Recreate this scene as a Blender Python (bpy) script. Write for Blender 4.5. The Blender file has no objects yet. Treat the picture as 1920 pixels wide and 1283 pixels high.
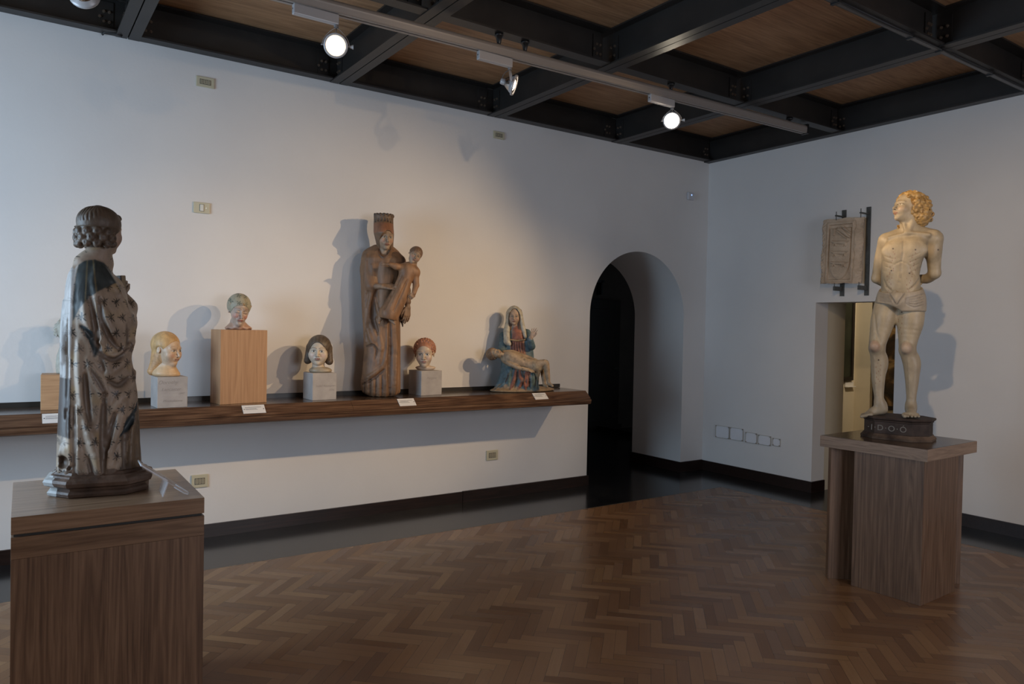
import bpy, bmesh, math, random
import numpy as np
from mathutils import Vector, Matrix, Euler

random.seed(7)
scene = bpy.context.scene
COL = scene.collection
R = math.radians

# ------------------------------------------------------------------ camera
cam_d = bpy.data.cameras.new('camera')
cam = bpy.data.objects.new('camera', cam_d)
COL.objects.link(cam)
scene.camera = cam
CX, CY, CZ = -6.913, -5.960, 1.65
YAW, PITCH, ROLL = 0.60339, -0.018607, 0.019100
cam_d.sensor_fit = 'HORIZONTAL'
cam_d.sensor_width = 36.0
cam_d.lens = 1381.66 / 1920 * 36.0
f_ = Vector((math.sin(YAW) * math.cos(PITCH), math.cos(YAW) * math.cos(PITCH), math.sin(PITCH)))
r_ = Vector((math.cos(YAW), -math.sin(YAW), 0))
u_ = r_.cross(f_)
r2 = math.cos(ROLL) * r_ + math.sin(ROLL) * u_
u2 = -math.sin(ROLL) * r_ + math.cos(ROLL) * u_
M = Matrix((r2, u2, -f_)).transposed().to_4x4()
M.translation = (CX, CY, CZ)
cam.matrix_world = M
cam_d.clip_start = 0.05

# ------------------------------------------------------------------ exposure, world
scene.view_settings.view_transform = 'Standard'
scene.view_settings.look = 'None'
scene.view_settings.gamma = 1.0
scene.view_settings.use_curve_mapping = False
scene.view_settings.exposure = 0.0
scene.cycles.use_denoising = True
scene.cycles.max_bounces = 8
scene.cycles.diffuse_bounces = 5
scene.cycles.glossy_bounces = 4
scene.cycles.transmission_bounces = 6
scene.cycles.transparent_max_bounces = 8
scene.cycles.sample_clamp_indirect = 4.0
scene.cycles.caustics_reflective = False
scene.cycles.caustics_refractive = False
world = bpy.data.worlds.new('world')
scene.world = world
world.use_nodes = True
bg = world.node_tree.nodes['Background']
bg.inputs['Color'].default_value = (0.55, 0.72, 1.0, 1)
bg.inputs['Strength'].default_value = 1.0

WARM = (1.0, 0.70, 0.40)


def area(name, loc, direction, sx, sy, power, color):
    d = bpy.data.lights.new(name, 'AREA')
    d.shape = 'RECTANGLE'
    d.size, d.size_y = sx, sy
    d.energy = power
    d.color = color
    o = bpy.data.objects.new(name, d)
    COL.objects.link(o)
    o.location = loc
    o.rotation_euler = Vector(direction).to_track_quat('-Z', 'Y').to_euler()
    return o


def spot(name, loc, target, power, angle, blend=0.6, radius=0.03, color=WARM):
    d = bpy.data.lights.new(name, 'SPOT')
    d.energy = power
    d.spot_size = R(angle)
    d.spot_blend = blend
    d.shadow_soft_size = radius
    d.color = color
    o = bpy.data.objects.new(name, d)
    COL.objects.link(o)
    o.location = loc
    o.rotation_euler = (Vector(target) - Vector(loc)).to_track_quat('-Z', 'Y').to_euler()
    return o


# daylight: a window in the side wall on the far left, another behind the camera
area('daylight_side', (-9.3, -2.0, 1.9), (1, 0.05, -0.12), 2.0, 1.9, 115, (0.58, 0.79, 1.0))
area('daylight_back', (-3.6, -9.3, 2.0), (0, 1, -0.15), 2.4, 1.9, 80, (0.96, 0.95, 1.0))
# gallery spots of the rear track, behind and above the camera's view
spot('spot_shelf_end', (-0.46, -4.0, 3.42), (-3.0, 0, 0.85), 190, 46, 1.0, 0.025)
spot('spot_shelf_middle', (-1.15, -4.1, 3.42), (-4.5, 0, 1.55), 420, 48, 1.0, 0.025)
spot('spot_shelf_left', (-2.60, -4.1, 3.40), (-5.75, 0, 1.35), 230, 33, 1.0, 0.02)
spot('spot_wall_wash', (-3.80, -4.1, 3.40), (-4.8, 0, 2.15), 40, 70, 1.0, 0.02)
spot('spot_right_wall', (-4.80, -4.75, 3.42), (0, -3.1, 1.55), 180, 50, 1.0, 0.02)

# ------------------------------------------------------------------ helpers
def tag(o, label=None, cat=None, group=None, kind=None):
    if label: o['label'] = label
    if cat: o['category'] = cat
    if group: o['group'] = group
    if kind: o['kind'] = kind
    return o


def thing(name, label, cat, loc=(0, 0, 0), rotz=0.0, group=None):
    o = bpy.data.objects.new(name, None)
    o.empty_display_size = 0.05
    COL.objects.link(o)
    o.location = loc
    o.rotation_euler = (0, 0, rotz)
    return tag(o, label, cat, group)


def obj(name, bm, mat, parent=None, smooth=False, kind=None, label=None):
    me = bpy.data.meshes.new(name)
    if not isinstance(bm, bpy.types.Mesh):
        bmesh.ops.recalc_face_normals(bm, faces=bm.faces)
        bm.to_mesh(me)
        bm.free()
    else:
        me = bm
    if mat: me.materials.append(mat)
    if smooth:
        for p in me.polygons: p.use_smooth = True
    o = bpy.data.objects.new(name, me)
    COL.objects.link(o)
    if parent: o.parent = parent
    if kind: o['kind'] = kind
    if label: o['label'] = label
    return o


def BM():
    return bmesh.new()


def box(bm, lo, hi, bev=0.0, mat4=None):
    lo, hi = Vector(lo), Vector(hi)
    r = bmesh.ops.create_cube(bm, size=1.0)
    vs = r['verts']
    for v in vs:
        v.co = Vector([(lo[i] + hi[i]) / 2 + v.co[i] * (hi[i] - lo[i]) for i in range(3)])
    if bev > 0:
        es = list({e for v in vs for e in v.link_edges})
        res = bmesh.ops.bevel(bm, geom=es, offset=bev, segments=2, affect='EDGES', profile=0.5)
        vs = list({v for f in res['faces'] for v in f.verts} | {v for v in vs if v.is_valid})
    if mat4 is not None:
        bmesh.ops.transform(bm, matrix=mat4, verts=[v for v in vs if v.is_valid])
    return vs


def cyl(bm, a, b, r1, r2=None, seg=16, caps=True):
    a, b = Vector(a), Vector(b)
    if r2 is None: r2 = r1
    d = b - a
    q = d.to_track_quat('Z', 'Y').to_matrix().to_4x4()
    q.translation = (a + b) / 2
    bmesh.ops.create_cone(bm, cap_ends=caps, segments=seg, radius1=r1, radius2=r2, depth=d.length, matrix=q)


def tube(bm, pts, r, seg=8):
    pts = [Vector(p) for p in pts]
    rings = []
    up = Vector((0, 0, 1))
    for i, p in enumerate(pts):
        d = (pts[min(i + 1, len(pts) - 1)] - pts[max(i - 1, 0)]).normalized()
        s = d.cross(up)
        if s.length < 1e-3: s = d.cross(Vector((0, 1, 0)))
        s.normalize()
        t = s.cross(d).normalized()
        rr = r[i] if isinstance(r, (list, tuple)) else r
        rings.append([bm.verts.new(p + (s * math.cos(2 * math.pi * k / seg) + t * math.sin(2 * math.pi * k / seg)) * rr) for k in range(seg)])
    for a, b in zip(rings[:-1], rings[1:]):
        for k in range(seg):
            bm.faces.new((a[k], a[(k + 1) % seg], b[(k + 1) % seg], b[k]))
    bm.faces.new(rings[0][::-1])
    bm.faces.new(rings[-1])


def lathe(bm, prof, seg=32, mat4=None):
    rings = []
    for (r, z) in prof:
        rings.append([bm.verts.new((r * math.cos(2 * math.pi * k / seg), r * math.sin(2 * math.pi * k / seg), z)) for k in range(seg)] if r > 1e-5 else [bm.verts.new((0, 0, z))])
    for a, b in zip(rings[:-1], rings[1:]):
        for k in range(seg):
            k2 = (k + 1) % seg
            if len(a) == 1 and len(b) == 1: continue
            if len(a) == 1: bm.faces.new((a[0], b[k], b[k2]))
            elif len(b) == 1: bm.faces.new((a[k], a[k2], b[0]))
            else: bm.faces.new((a[k], a[k2], b[k2], b[k]))
    if mat4 is not None:
        vs = [v for rg in rings for v in rg]
        bmesh.ops.transform(bm, matrix=mat4, verts=vs)


def extrude_profile(bm, prof, x0, x1):
    """prof: closed (y, z) outline, extruded along x."""
    a = [bm.verts.new((x0, y, z)) for y, z in prof]
    b = [bm.verts.new((x1, y, z)) for y, z in prof]
    n = len(prof)
    for i in range(n):
        bm.faces.new((a[i], a[(i + 1) % n], b[(i + 1) % n], b[i]))
    bm.faces.new(a[::-1])
    bm.faces.new(b)


def prism(bm, outline, z0, z1):
    a = [bm.verts.new((x, y, z0)) for x, y in outline]
    b = [bm.verts.new((x, y, z1)) for x, y in outline]
    n = len(outline)
    for i in range(n):
        bm.faces.new((a[i], a[(i + 1) % n], b[(i + 1) % n], b[i]))
    bm.faces.new(a[::-1])
    bm.faces.new(b)


# ------------------------------------------------------------------ materials
class NT:
    def __init__(s, name):
        s.m = bpy.data.materials.new(name)
        s.m.use_nodes = True
        s.t = s.m.node_tree
        s.b = s.t.nodes['Principled BSDF']

    def n(s, typ, **kw):
        nd = s.t.nodes.new(typ)
        for k, v in kw.items():
            if hasattr(nd, k): setattr(nd, k, v)
            else: nd.inputs[k.replace('_', ' ')].default_value = v
        return nd

    def l(s, a, ao, b, bi):
        s.t.links.new(a.outputs[ao], b.inputs[bi])

    def ramp(s, stops):
        nd = s.t.nodes.new('ShaderNodeValToRGB')
        cr = nd.color_ramp
        while len(cr.elements) < len(stops): cr.elements.new(0.5)
        for e, (p, c) in zip(cr.elements, stops):
            e.position = p
            e.color = (c[0], c[1], c[2], 1) if len(c) == 3 else c
        return nd

    def bump(s, src, out, strength, dist=0.01):
        b = s.n('ShaderNodeBump')
        b.inputs['Strength'].default_value = strength
        b.inputs['Distance'].default_value = dist
        s.l(src, out, b, 'Height')
        s.l(b, 'Normal', s.b, 'Normal')
        return b


def simple(name, col, rough=0.5, metal=0.0, spec=None):
    m = NT(name)
    m.b.inputs['Base Color'].default_value = (*col, 1)
    m.b.inputs['Roughness'].default_value = rough
    m.b.inputs['Metallic'].default_value = metal
    if spec is not None: m.b.inputs['Specular IOR Level'].default_value = spec
    return m


def mottled(name, c1, c2, scale=4.0, rough=0.6, bump=0.0, bscale=60.0, metal=0.0, spec=0.5):
    m = simple(name, c1, rough, metal, spec)
    tc = m.n('ShaderNodeTexCoord')
    nz = m.n('ShaderNodeTexNoise', Scale=scale, Detail=6.0, Roughness=0.6)
    m.l(tc, 'Object', nz, 'Vector')
    rp = m.ramp([(0.35, c1), (0.65, c2)])
    m.l(nz, 'Fac', rp, 'Fac')
    m.l(rp, 'Color', m.b, 'Base Color')
    if bump:
        n2 = m.n('ShaderNodeTexNoise', Scale=bscale, Detail=4.0)
        m.l(tc, 'Object', n2, 'Vector')
        m.bump(n2, 'Fac', bump, 0.005)
    return m.m


def wood(name, dark, mid, light, axis='Z', scale=1.0, rough=0.4, stretch=22.0, contrast=1.0, coat=0.0, spec=0.5):
    """sawn veneer: fine streaks along one axis, slow cathedral figure under them"""
    m = simple(name, mid, rough, 0, spec)
    tc = m.n('ShaderNodeTexCoord')
    mp = m.n('ShaderNodeMapping')
    k = {'X': (1 / stretch, 1, 1), 'Y': (1, 1 / stretch, 1), 'Z': (1, 1, 1 / stretch)}[axis]
    mp.inputs['Scale'].default_value = [v * scale for v in k]
    m.l(tc, 'Object', mp, 'Vector')
    n1 = m.n('ShaderNodeTexNoise', Scale=90.0, Detail=5.0, Roughness=0.65, Distortion=0.3)
    n2 = m.n('ShaderNodeTexNoise', Scale=11.0, Detail=3.0, Roughness=0.5, Distortion=0.8)
    m.l(mp, 'Vector', n1, 'Vector')
    m.l(mp, 'Vector', n2, 'Vector')
    w = m.n('ShaderNodeMath', operation='MULTIPLY_ADD')
    m.l(n2, 'Fac', w, 0)
    w.inputs[1].default_value = 9.0
    w.inputs[2].default_value = 0.0
    fr = m.n('ShaderNodeMath', operation='PINGPONG')
    m.l(w, 'Value', fr, 0)
    fr.inputs[1].default_value = 0.5
    mx = m.n('ShaderNodeMath', operation='MULTIPLY_ADD')
    m.l(fr, 'Value', mx, 0)
    mx.inputs[1].default_value = 0.55
    m.l(n1, 'Fac', mx, 2)
    sub = m.n('ShaderNodeMath', operation='SUBTRACT')
    m.l(mx, 'Value', sub, 0)
    sub.inputs[1].default_value = 0.15
    h = 0.28 / contrast
    rp = m.ramp([(0.5 - h, dark), (0.5, mid), (0.5 + h, light)])
    m.l(sub, 'Value', rp, 'Fac')
    m.l(rp, 'Color', m.b, 'Base Color')
    m.b.inputs['Coat Weight'].default_value = coat
    m.bump(n1, 'Fac', 0.08, 0.002)
    return m.m


def painted(name, rough=0.45, grain=0.25, gscale=30.0, stretch=1.0, bump=0.25, bscale=70.0, dark=0.55, spec=0.5):
    """carved and painted surface: the colour attribute, worn by a mottled pattern"""
    m = simple(name, (0.5, 0.5, 0.5), rough, 0, spec)
    at = m.n('ShaderNodeAttribute', attribute_name='Col')
    tc = m.n('ShaderNodeTexCoord')
    mp = m.n('ShaderNodeMapping')
    mp.inputs['Scale'].default_value = (1, 1, 1 / stretch)
    m.l(tc, 'Object', mp, 'Vector')
    nz = m.n('ShaderNodeTexNoise', Scale=gscale, Detail=6.0, Roughness=0.65, Distortion=0.3)
    m.l(mp, 'Vector', nz, 'Vector')
    rp = m.ramp([(0.36, (dark, dark, dark)), (0.62, (1.12, 1.12, 1.12))])
    m.l(nz, 'Fac', rp, 'Fac')
    mx = m.n('ShaderNodeMix', data_type='RGBA', blend_type='MULTIPLY')
    mx.inputs['Factor'].default_value = grain
    m.l(at, 'Color', mx, 'A')
    m.l(rp, 'Color', mx, 'B')
    # the float sockets of Mix come first; address the colour pair by index
    m.t.links.new(at.outputs['Color'], mx.inputs[6])
    m.t.links.new(rp.outputs['Color'], mx.inputs[7])
    m.t.links.new(mx.outputs[2], m.b.inputs['Base Color'])
    n2 = m.n('ShaderNodeTexNoise', Scale=bscale, Detail=4.0)
    m.l(mp, 'Vector', n2, 'Vector')
    m.bump(n2, 'Fac', bump, 0.004)
    return m.m


MAT = {}
# lime-washed plaster
m = simple('wall_plaster', (0.70, 0.69, 0.68), 0.7, 0, 0.3)
tc = m.n('ShaderNodeTexCoord')
nz = m.n('ShaderNodeTexNoise', Scale=1.3, Detail=5.0)
m.l(tc, 'Object', nz, 'Vector')
rp = m.ramp([(0.3, (0.67, 0.66, 0.655)), (0.7, (0.72, 0.71, 0.70))])
m.l(nz, 'Fac', rp, 'Fac')
m.l(rp, 'Color', m.b, 'Base Color')
n2 = m.n('ShaderNodeTexNoise', Scale=45.0, Detail=3.0)
m.l(tc, 'Object', n2, 'Vector')
m.bump(n2, 'Fac', 0.06, 0.01)
MAT['wall'] = m.m
MAT['steel'] = mottled('black_steel', (0.020, 0.018, 0.017), (0.030, 0.027, 0.025), 3, 0.42, 0.05, 90, 0.0, 0.45)
MAT['border'] = mottled('black_floor_border', (0.010, 0.010, 0.011), (0.020, 0.019, 0.019), 5, 0.17, 0.02, 6, 0, 0.5)
MAT['strip'] = simple('floor_strip', (0.075, 0.065, 0.05), 0.3).m
MAT['skirt'] = wood('skirting_wood', (0.008, 0.004, 0.003), (0.016, 0.008, 0.006), (0.03, 0.014, 0.010), 'X', 1.0, 0.35)
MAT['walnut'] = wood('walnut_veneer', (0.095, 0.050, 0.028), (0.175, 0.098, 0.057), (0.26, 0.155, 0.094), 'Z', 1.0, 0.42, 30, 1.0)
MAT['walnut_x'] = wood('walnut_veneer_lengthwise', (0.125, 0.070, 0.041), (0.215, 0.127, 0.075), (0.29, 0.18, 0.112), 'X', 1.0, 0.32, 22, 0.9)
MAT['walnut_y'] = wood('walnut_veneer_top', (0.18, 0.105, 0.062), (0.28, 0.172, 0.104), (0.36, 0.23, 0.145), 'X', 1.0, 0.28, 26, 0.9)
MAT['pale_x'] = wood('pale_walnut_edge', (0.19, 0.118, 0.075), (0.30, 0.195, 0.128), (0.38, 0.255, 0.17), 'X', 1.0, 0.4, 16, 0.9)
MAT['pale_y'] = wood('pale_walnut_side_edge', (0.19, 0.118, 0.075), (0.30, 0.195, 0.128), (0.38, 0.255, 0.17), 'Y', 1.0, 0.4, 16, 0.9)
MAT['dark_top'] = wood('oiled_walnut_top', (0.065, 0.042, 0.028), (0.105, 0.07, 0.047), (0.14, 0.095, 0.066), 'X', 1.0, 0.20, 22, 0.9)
MAT['shelf_bevel'] = wood('shelf_walnut', (0.045, 0.022, 0.013), (0.105, 0.055, 0.032), (0.17, 0.095, 0.055), 'X', 0.8, 0.30, 18, 1.1)
MAT['shelf_top'] = wood('shelf_walnut_top', (0.035, 0.022, 0.016), (0.065, 0.042, 0.030), (0.095, 0.062, 0.045), 'X', 0.8, 0.16, 18, 1.0)
MAT['beech'] = wood('beech_block', (0.32, 0.17, 0.085), (0.42, 0.235, 0.12), (0.50, 0.30, 0.16), 'Z', 1.0, 0.5, 30, 0.8)
MAT['beech_x'] = wood('beech_block_lengthwise', (0.36, 0.20, 0.10), (0.46, 0.27, 0.14), (0.55, 0.34, 0.185), 'X', 1.0, 0.5, 20, 0.8)
MAT['stone'] = mottled('grey_stone_block', (0.36, 0.335, 0.32), (0.43, 0.40, 0.38), 9, 0.8, 0.15, 140, 0, 0.3)
MAT['plate'] = simple('ivory_plastic', (0.52, 0.49, 0.36), 0.4).m
MAT['plate_in'] = simple('ivory_plastic_insert', (0.36, 0.33, 0.24), 0.45).m
MAT['dark_gap'] = simple('dark_gap', (0.03, 0.028, 0.025), 0.6).m
MAT['card'] = simple('label_card', (0.72, 0.70, 0.68), 0.5).m
MAT['ink'] = simple('grey_ink', (0.12, 0.12, 0.13), 0.7).m
MAT['track'] = simple('painted_aluminium', (0.30, 0.27, 0.25), 0.38, 0.25).m
MAT['alu'] = simple('light_grey_lacquer', (0.42, 0.41, 0.42), 0.35, 0.15).m
MAT['alu_dark'] = simple('grey_lacquer', (0.20, 0.19, 0.19), 0.4, 0.15).m
MAT['chrome'] = simple('polished_reflector', (0.50, 0.47, 0.44), 0.22, 1.0).m
MAT['black'] = simple('black_plastic', (0.012, 0.012, 0.013), 0.4).m
MAT['iron'] = mottled('grey_iron', (0.05, 0.052, 0.05), (0.075, 0.078, 0.075), 20, 0.5, 0.1, 100)
m = simple('lit_lamp', (1, 1, 1), 0.5)
m.b.inputs['Emission Color'].default_value = (1, 0.86, 0.66, 1)
m.b.inputs['Emission Strength'].default_value = 30
MAT['lit'] = m.m
m = simple('lit_lamp_dim', (1, 1, 1), 0.5)
m.b.inputs['Emission Color'].default_value = (1, 0.86, 0.66, 1)
m.b.inputs['Emission Strength'].default_value = 9
MAT['lit_soft'] = m.m
m = NT('acrylic')
m.b.inputs['Base Color'].default_value = (0.93, 0.95, 1.0, 1)
m.b.inputs['Roughness'].default_value = 0.06
m.b.inputs['Alpha'].default_value = 0.22
m.b.inputs['Specular IOR Level'].default_value = 0.9
MAT['acrylic'] = m.m
m = NT('acrylic_edge')
m.b.inputs['Base Color'].default_value = (0.85, 0.87, 0.92, 1)
m.b.inputs['Roughness'].default_value = 0.15
m.b.inputs['Alpha'].default_value = 0.8
MAT['acrylic_edge'] = m.m
# ceiling boards: wide planks between the beams
MAT['board'] = wood('ceiling_boards', (0.27, 0.150, 0.078), (0.40, 0.235, 0.125), (0.50, 0.31, 0.175), 'X', 0.55, 0.55, 14, 1.0)

# ------------------------------------------------------------------ floor
def clip_poly(poly, f):
    out = []
    for i in range(len(poly)):
        a, b = poly[i], poly[(i + 1) % len(poly)]
        fa, fb = f(a), f(b)
        if fa >= 0: out.append(a)
        if (fa >= 0) != (fb >= 0):
            t = fa / (fa - fb)
            out.append(tuple(a[k] + t * (b[k] - a[k]) for k in range(len(a))))
    return out


BX, BY = -0.61, -0.80            # parquet ends here, black border beyond
X0, Y0 = -9.0, -9.0


def build_parquet():
    W, n = 0.062, 5
    s = math.sqrt(0.5)
    bm = BM()
    uvl = bm.loops.layers.uv.new('UV')
    cl = bm.loops.layers.float_color.new('Col')
    rnd = random.Random(3)
    N = 220
    ox, oy = -9.3, -5.0

    def plank(u0, v0, lu, lv):
        horiz = lu > lv
        cs = [(u0, v0), (u0 + lu, v0), (u0 + lu, v0 + lv), (u0, v0 + lv)]
        L = n * W
        uvs = [(0, 0), (L, 0), (L, W), (0, W)] if horiz else [(0, 0), (0, W), (L, W), (L, 0)]
        poly = [(ox + (u * s + v * s) * W, oy + (-u * s + v * s) * W, a, b) for (u, v), (a, b) in zip(cs, uvs)]
        if max(p[0] for p in poly) < X0 or min(p[0] for p in poly) > BX: return
        if max(p[1] for p in poly) < Y0 or min(p[1] for p in poly) > BY: return
        for f in (lambda p: BX - p[0], lambda p: BY - p[1], lambda p: p[0] - X0, lambda p: p[1] - Y0):
            poly = clip_poly(poly, f)
            if len(poly) < 3: return
        fc = bm.faces.new([bm.verts.new((p[0], p[1], 0.0)) for p in poly])
        r1, r2_, r3 = rnd.random(), rnd.random(), rnd.random()
        for lp, p in zip(fc.loops, poly):
            lp[uvl].uv = (p[2], p[3])
            lp[cl] = (r1, r2_, r3, 1)
    for v in range(-N, N):
        for k in range(-N // 5, N // 5):
            u = v % (2 * n) + 2 * n * k
            plank(u, v, n, 1)
            plank(u - 1, v, 1, n)
    return bm


m = simple('oak_parquet', (0.1, 0.05, 0.03), 0.25, 0, 0.5)
uv = m.n('ShaderNodeUVMap', uv_map='UV')
at = m.n('ShaderNodeAttribute', attribute_name='Col')
sp = m.n('ShaderNodeSeparateColor')
m.l(at, 'Color', sp, 'Color')
add = m.n('ShaderNodeVectorMath', operation='MULTIPLY_ADD')
m.l(at, 'Color', add, 0)
add.inputs[1].default_value = (40, 40, 40)
m.l(uv, 'UV', add, 2)
mp = m.n('ShaderNodeMapping')
mp.inputs['Scale'].default_value = (5, 90, 1)
m.l(add, 'Vector', mp, 'Vector')
nz = m.n('ShaderNodeTexNoise', Scale=1.0, Detail=4.0, Roughness=0.6, Distortion=0.5)
m.l(mp, 'Vector', nz, 'Vector')
mixv = m.n('ShaderNodeMath', operation='MULTIPLY_ADD')
m.l(nz, 'Fac', mixv, 0)
mixv.inputs[1].default_value = 0.5
m.l(sp, 'Red', mixv, 2)
sc_ = m.n('ShaderNodeMath', operation='MULTIPLY')
m.l(mixv, 'Value', sc_, 0)
sc_.inputs[1].default_value = 0.68
rp = m.ramp([(0.10, (0.165, 0.077, 0.034)), (0.45, (0.235, 0.113, 0.050)), (0.8, (0.305, 0.158, 0.070)), (1.0, (0.38, 0.21, 0.098))])
m.l(sc_, 'Value', rp, 'Fac')
# joints: dark hairline at the plank edge
sx = m.n('ShaderNodeSeparateXYZ')
m.l(uv, 'UV', sx, 'Vector')
def edge(axis, size):
    a = m.n('ShaderNodeMath', operation='SUBTRACT'); m.l(sx, axis, a, 0); a.inputs[1].default_value = size / 2
    b = m.n('ShaderNodeMath', operation='ABSOLUTE'); m.l(a, 'Value', b, 0)
    c = m.n('ShaderNodeMath', operation='GREATER_THAN'); m.l(b, 'Value', c, 0); c.inputs[1].default_value = size / 2 - 0.0007
    return c
e1, e2 = edge('X', 0.31), edge('Y', 0.062)
em = m.n('ShaderNodeMath', operation='MAXIMUM'); m.l(e1, 'Value', em, 0); m.l(e2, 'Value', em, 1)
mx = m.n('ShaderNodeMix', data_type='RGBA')
m.t.links.new(em.outputs[0], mx.inputs[0])
m.t.links.new(rp.outputs[0], mx.inputs[6])
mx.inputs[7].default_value = (0.02, 0.010, 0.006, 1)
m.t.links.new(mx.outputs[2], m.b.inputs['Base Color'])
rr = m.n('ShaderNodeMapRange')
m.l(sp, 'Green', rr, 'Value')
rr.inputs['To Min'].default_value = 0.23
rr.inputs['To Max'].default_value = 0.36
m.l(rr, 'Result', m.b, 'Roughness')
m.bump(nz, 'Fac', 0.06, 0.002)
obj('floor', build_parquet(), m.m, kind='structure')

bm = BM()
box(bm, (X0, BY + 0.012, -0.12), (4.2, 0.0, 0.0))
box(bm, (BX + 0.012, Y0, -0.12), (4.2, BY + 0.012, 0.0))
box(bm, (-1.812, 0.0, -0.12), (-0.376, 3.3, 0.0))
obj('floor_border', bm, MAT['border'], kind='structure')
bm = BM()
box(bm, (X0, BY, -0.12), (BX + 0.012, BY + 0.012, 0.0005))
box(bm, (BX, Y0, -0.12), (BX + 0.012, BY, 0.0005))
obj('trim_1', bm, MAT['strip'], kind='structure')
bm = BM()
box(bm, (X0, Y0, -0.15), (BX, BY, -0.002))
obj('floor_base', bm, MAT['dark_gap'], kind='structure')

# ------------------------------------------------------------------ walls
ZT = 4.0


def wall_arch():
    """left wall, y = 0 to 0.81, with the round-headed passage"""
    bm = BM()
    T = 0.81
    xl, xr, zc, rad = -1.812, -0.376, 1.81, 0.718
    N = 80
    arc = [((xl + xr) / 2 - rad * math.cos(math.pi * k / N), zc + rad * math.sin(math.pi * k / N)) for k in range(N + 1)]
    for y, flip in ((0.0, False), (T, True)):
        def q(pts):
            vs = [bm.verts.new((x, y, z)) for x, z in pts]
            bm.faces.new(vs[::-1] if flip else vs)
        q([(X0, 0), (xl, 0), (xl, zc), (xl, ZT), (X0, ZT)])
        q([(xr, 0), (0.0, 0), (0.0, ZT), (xr, ZT), (xr, zc)])
        for (a, za), (b, zb_) in zip(arc[:-1], arc[1:]):
            q([(a, za), (b, zb_), (b, ZT), (a, ZT)])
    path = [(xl, 0.0)] + arc + [(xr, 0.0)]
    for (a, za), (b, zb_) in zip(path[:-1], path[1:]):
        bm.faces.new([bm.verts.new(c) for c in ((a, 0, za), (b, 0, zb_), (b, T, zb_), (a, T, za))])
    bmesh.ops.remove_doubles(bm, verts=bm.verts, dist=1e-5)
    o = obj('wall_left', bm, MAT['wall'], kind='structure')
    return o


wall_arch()

DY0, DY1, DZ, DT = -1.455, -2.291, 1.976, 0.22
bm = BM()
box(bm, (0, DY0, 0), (DT, 0.81, ZT))
box(bm, (0, Y0, 0), (DT, DY1, ZT))
box(bm, (0, DY1, DZ), (DT, DY0, ZT))
obj('wall_right', bm, MAT['wall'], kind='structure')
# side wall with the window that lets the daylight in, and the wall behind the camera
bm = BM()
box(bm, (X0 - 0.3, Y0, 0), (X0, -3.1, ZT))
box(bm, (X0 - 0.3, -0.9, 0), (X0, 0.81, ZT))
box(bm, (X0 - 0.3, -3.1, 0), (X0, -0.9, 0.9))
box(bm, (X0 - 0.3, -3.1, 2.9), (X0, -0.9, ZT))
obj('wall_side', bm, MAT['wall'], kind='structure')
bm = BM()
box(bm, (X0, Y0 - 0.3, 0), (-4.9, Y0, ZT))
box(bm, (-2.3, Y0 - 0.3, 0), (DT, Y0, ZT))
box(bm, (-4.9, Y0 - 0.3, 0), (-2.3, Y0, 0.9))
box(bm, (-4.9, Y0 - 0.3, 3.0), (-2.3, Y0, ZT))
obj('wall_back', bm, MAT['wall'], kind='structure')

# skirting
SK = 0.100
bm = BM()
box(bm, (X0, -0.018, 0), (-3.35, 0, SK))
box(bm, (-3.345, -0.021, 0), (-1.812, 0, SK + 0.004))
box(bm, (-1.812, -0.018, 0), (-1.796, 0.83, SK))
box(bm, (-0.394, -0.016, 0), (-0.376, 0.83, SK + 0.02))
box(bm, (-0.376, -0.016, 0), (-0.016, 0, SK + 0.02))
obj('baseboard_left', bm, MAT['skirt'], kind='structure')
bm = BM()
box(bm, (-0.018, DY0, 0), (0, 0, SK + 0.015))
box(bm, (-0.018, DY0 - 0.016, 0), (DT, DY0, SK + 0.015))
box(bm, (-0.018, Y0, 0), (0, DY1, SK + 0.01))
box(bm, (-0.018, DY1, 0), (DT, DY1 + 0.016, SK + 0.01))
obj('baseboard_right', bm, MAT['skirt'], kind='structure')

# passage beyond the arch: dark lobby with a brown door
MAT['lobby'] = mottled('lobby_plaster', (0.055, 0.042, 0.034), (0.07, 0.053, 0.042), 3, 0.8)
MAT['dark_door'] = wood('dark_door_wood', (0.006, 0.004, 0.003), (0.012, 0.007, 0.005), (0.018, 0.010, 0.007), 'Z', 1.0, 0.5)
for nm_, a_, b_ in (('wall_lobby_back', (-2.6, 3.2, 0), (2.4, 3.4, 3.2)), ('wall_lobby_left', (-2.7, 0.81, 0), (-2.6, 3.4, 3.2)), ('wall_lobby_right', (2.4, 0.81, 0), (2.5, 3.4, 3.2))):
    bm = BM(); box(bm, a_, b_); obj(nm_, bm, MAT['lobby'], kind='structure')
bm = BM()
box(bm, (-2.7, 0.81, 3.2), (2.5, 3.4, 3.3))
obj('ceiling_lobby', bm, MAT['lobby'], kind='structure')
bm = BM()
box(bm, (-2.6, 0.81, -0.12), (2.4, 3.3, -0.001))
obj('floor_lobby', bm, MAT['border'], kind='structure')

# ------------------------------------------------------------------ ceiling
bm = BM()
box(bm, (X0 - 0.3, Y0 - 0.3, 3.935), (0.3, 0.81, 4.05))
obj('ceiling', bm, MAT['board'], kind='structure')

ZB = 3.662


def channel_pts(w, h, t, tf):
    """C section open to +u: (u, z) outline"""
    return [(0, 0), (w, 0), (w, tf), (t, tf), (t, h - tf), (w, h - tf), (w, h), (0, h)]


def bolt(bm_parent, loc, axis, r=0.011):
    bm = BM()
    v = Vector(axis)
    cyl(bm, Vector(loc), Vector(loc) + v * 0.009, r, r, 6)
    cyl(bm, Vector(loc) + v * 0.009, Vector(loc) + v * 0.016, r * 0.5, r * 0.5, 8)
    return obj('bolt', bm, MAT['bolt'], bm_parent)


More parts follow.
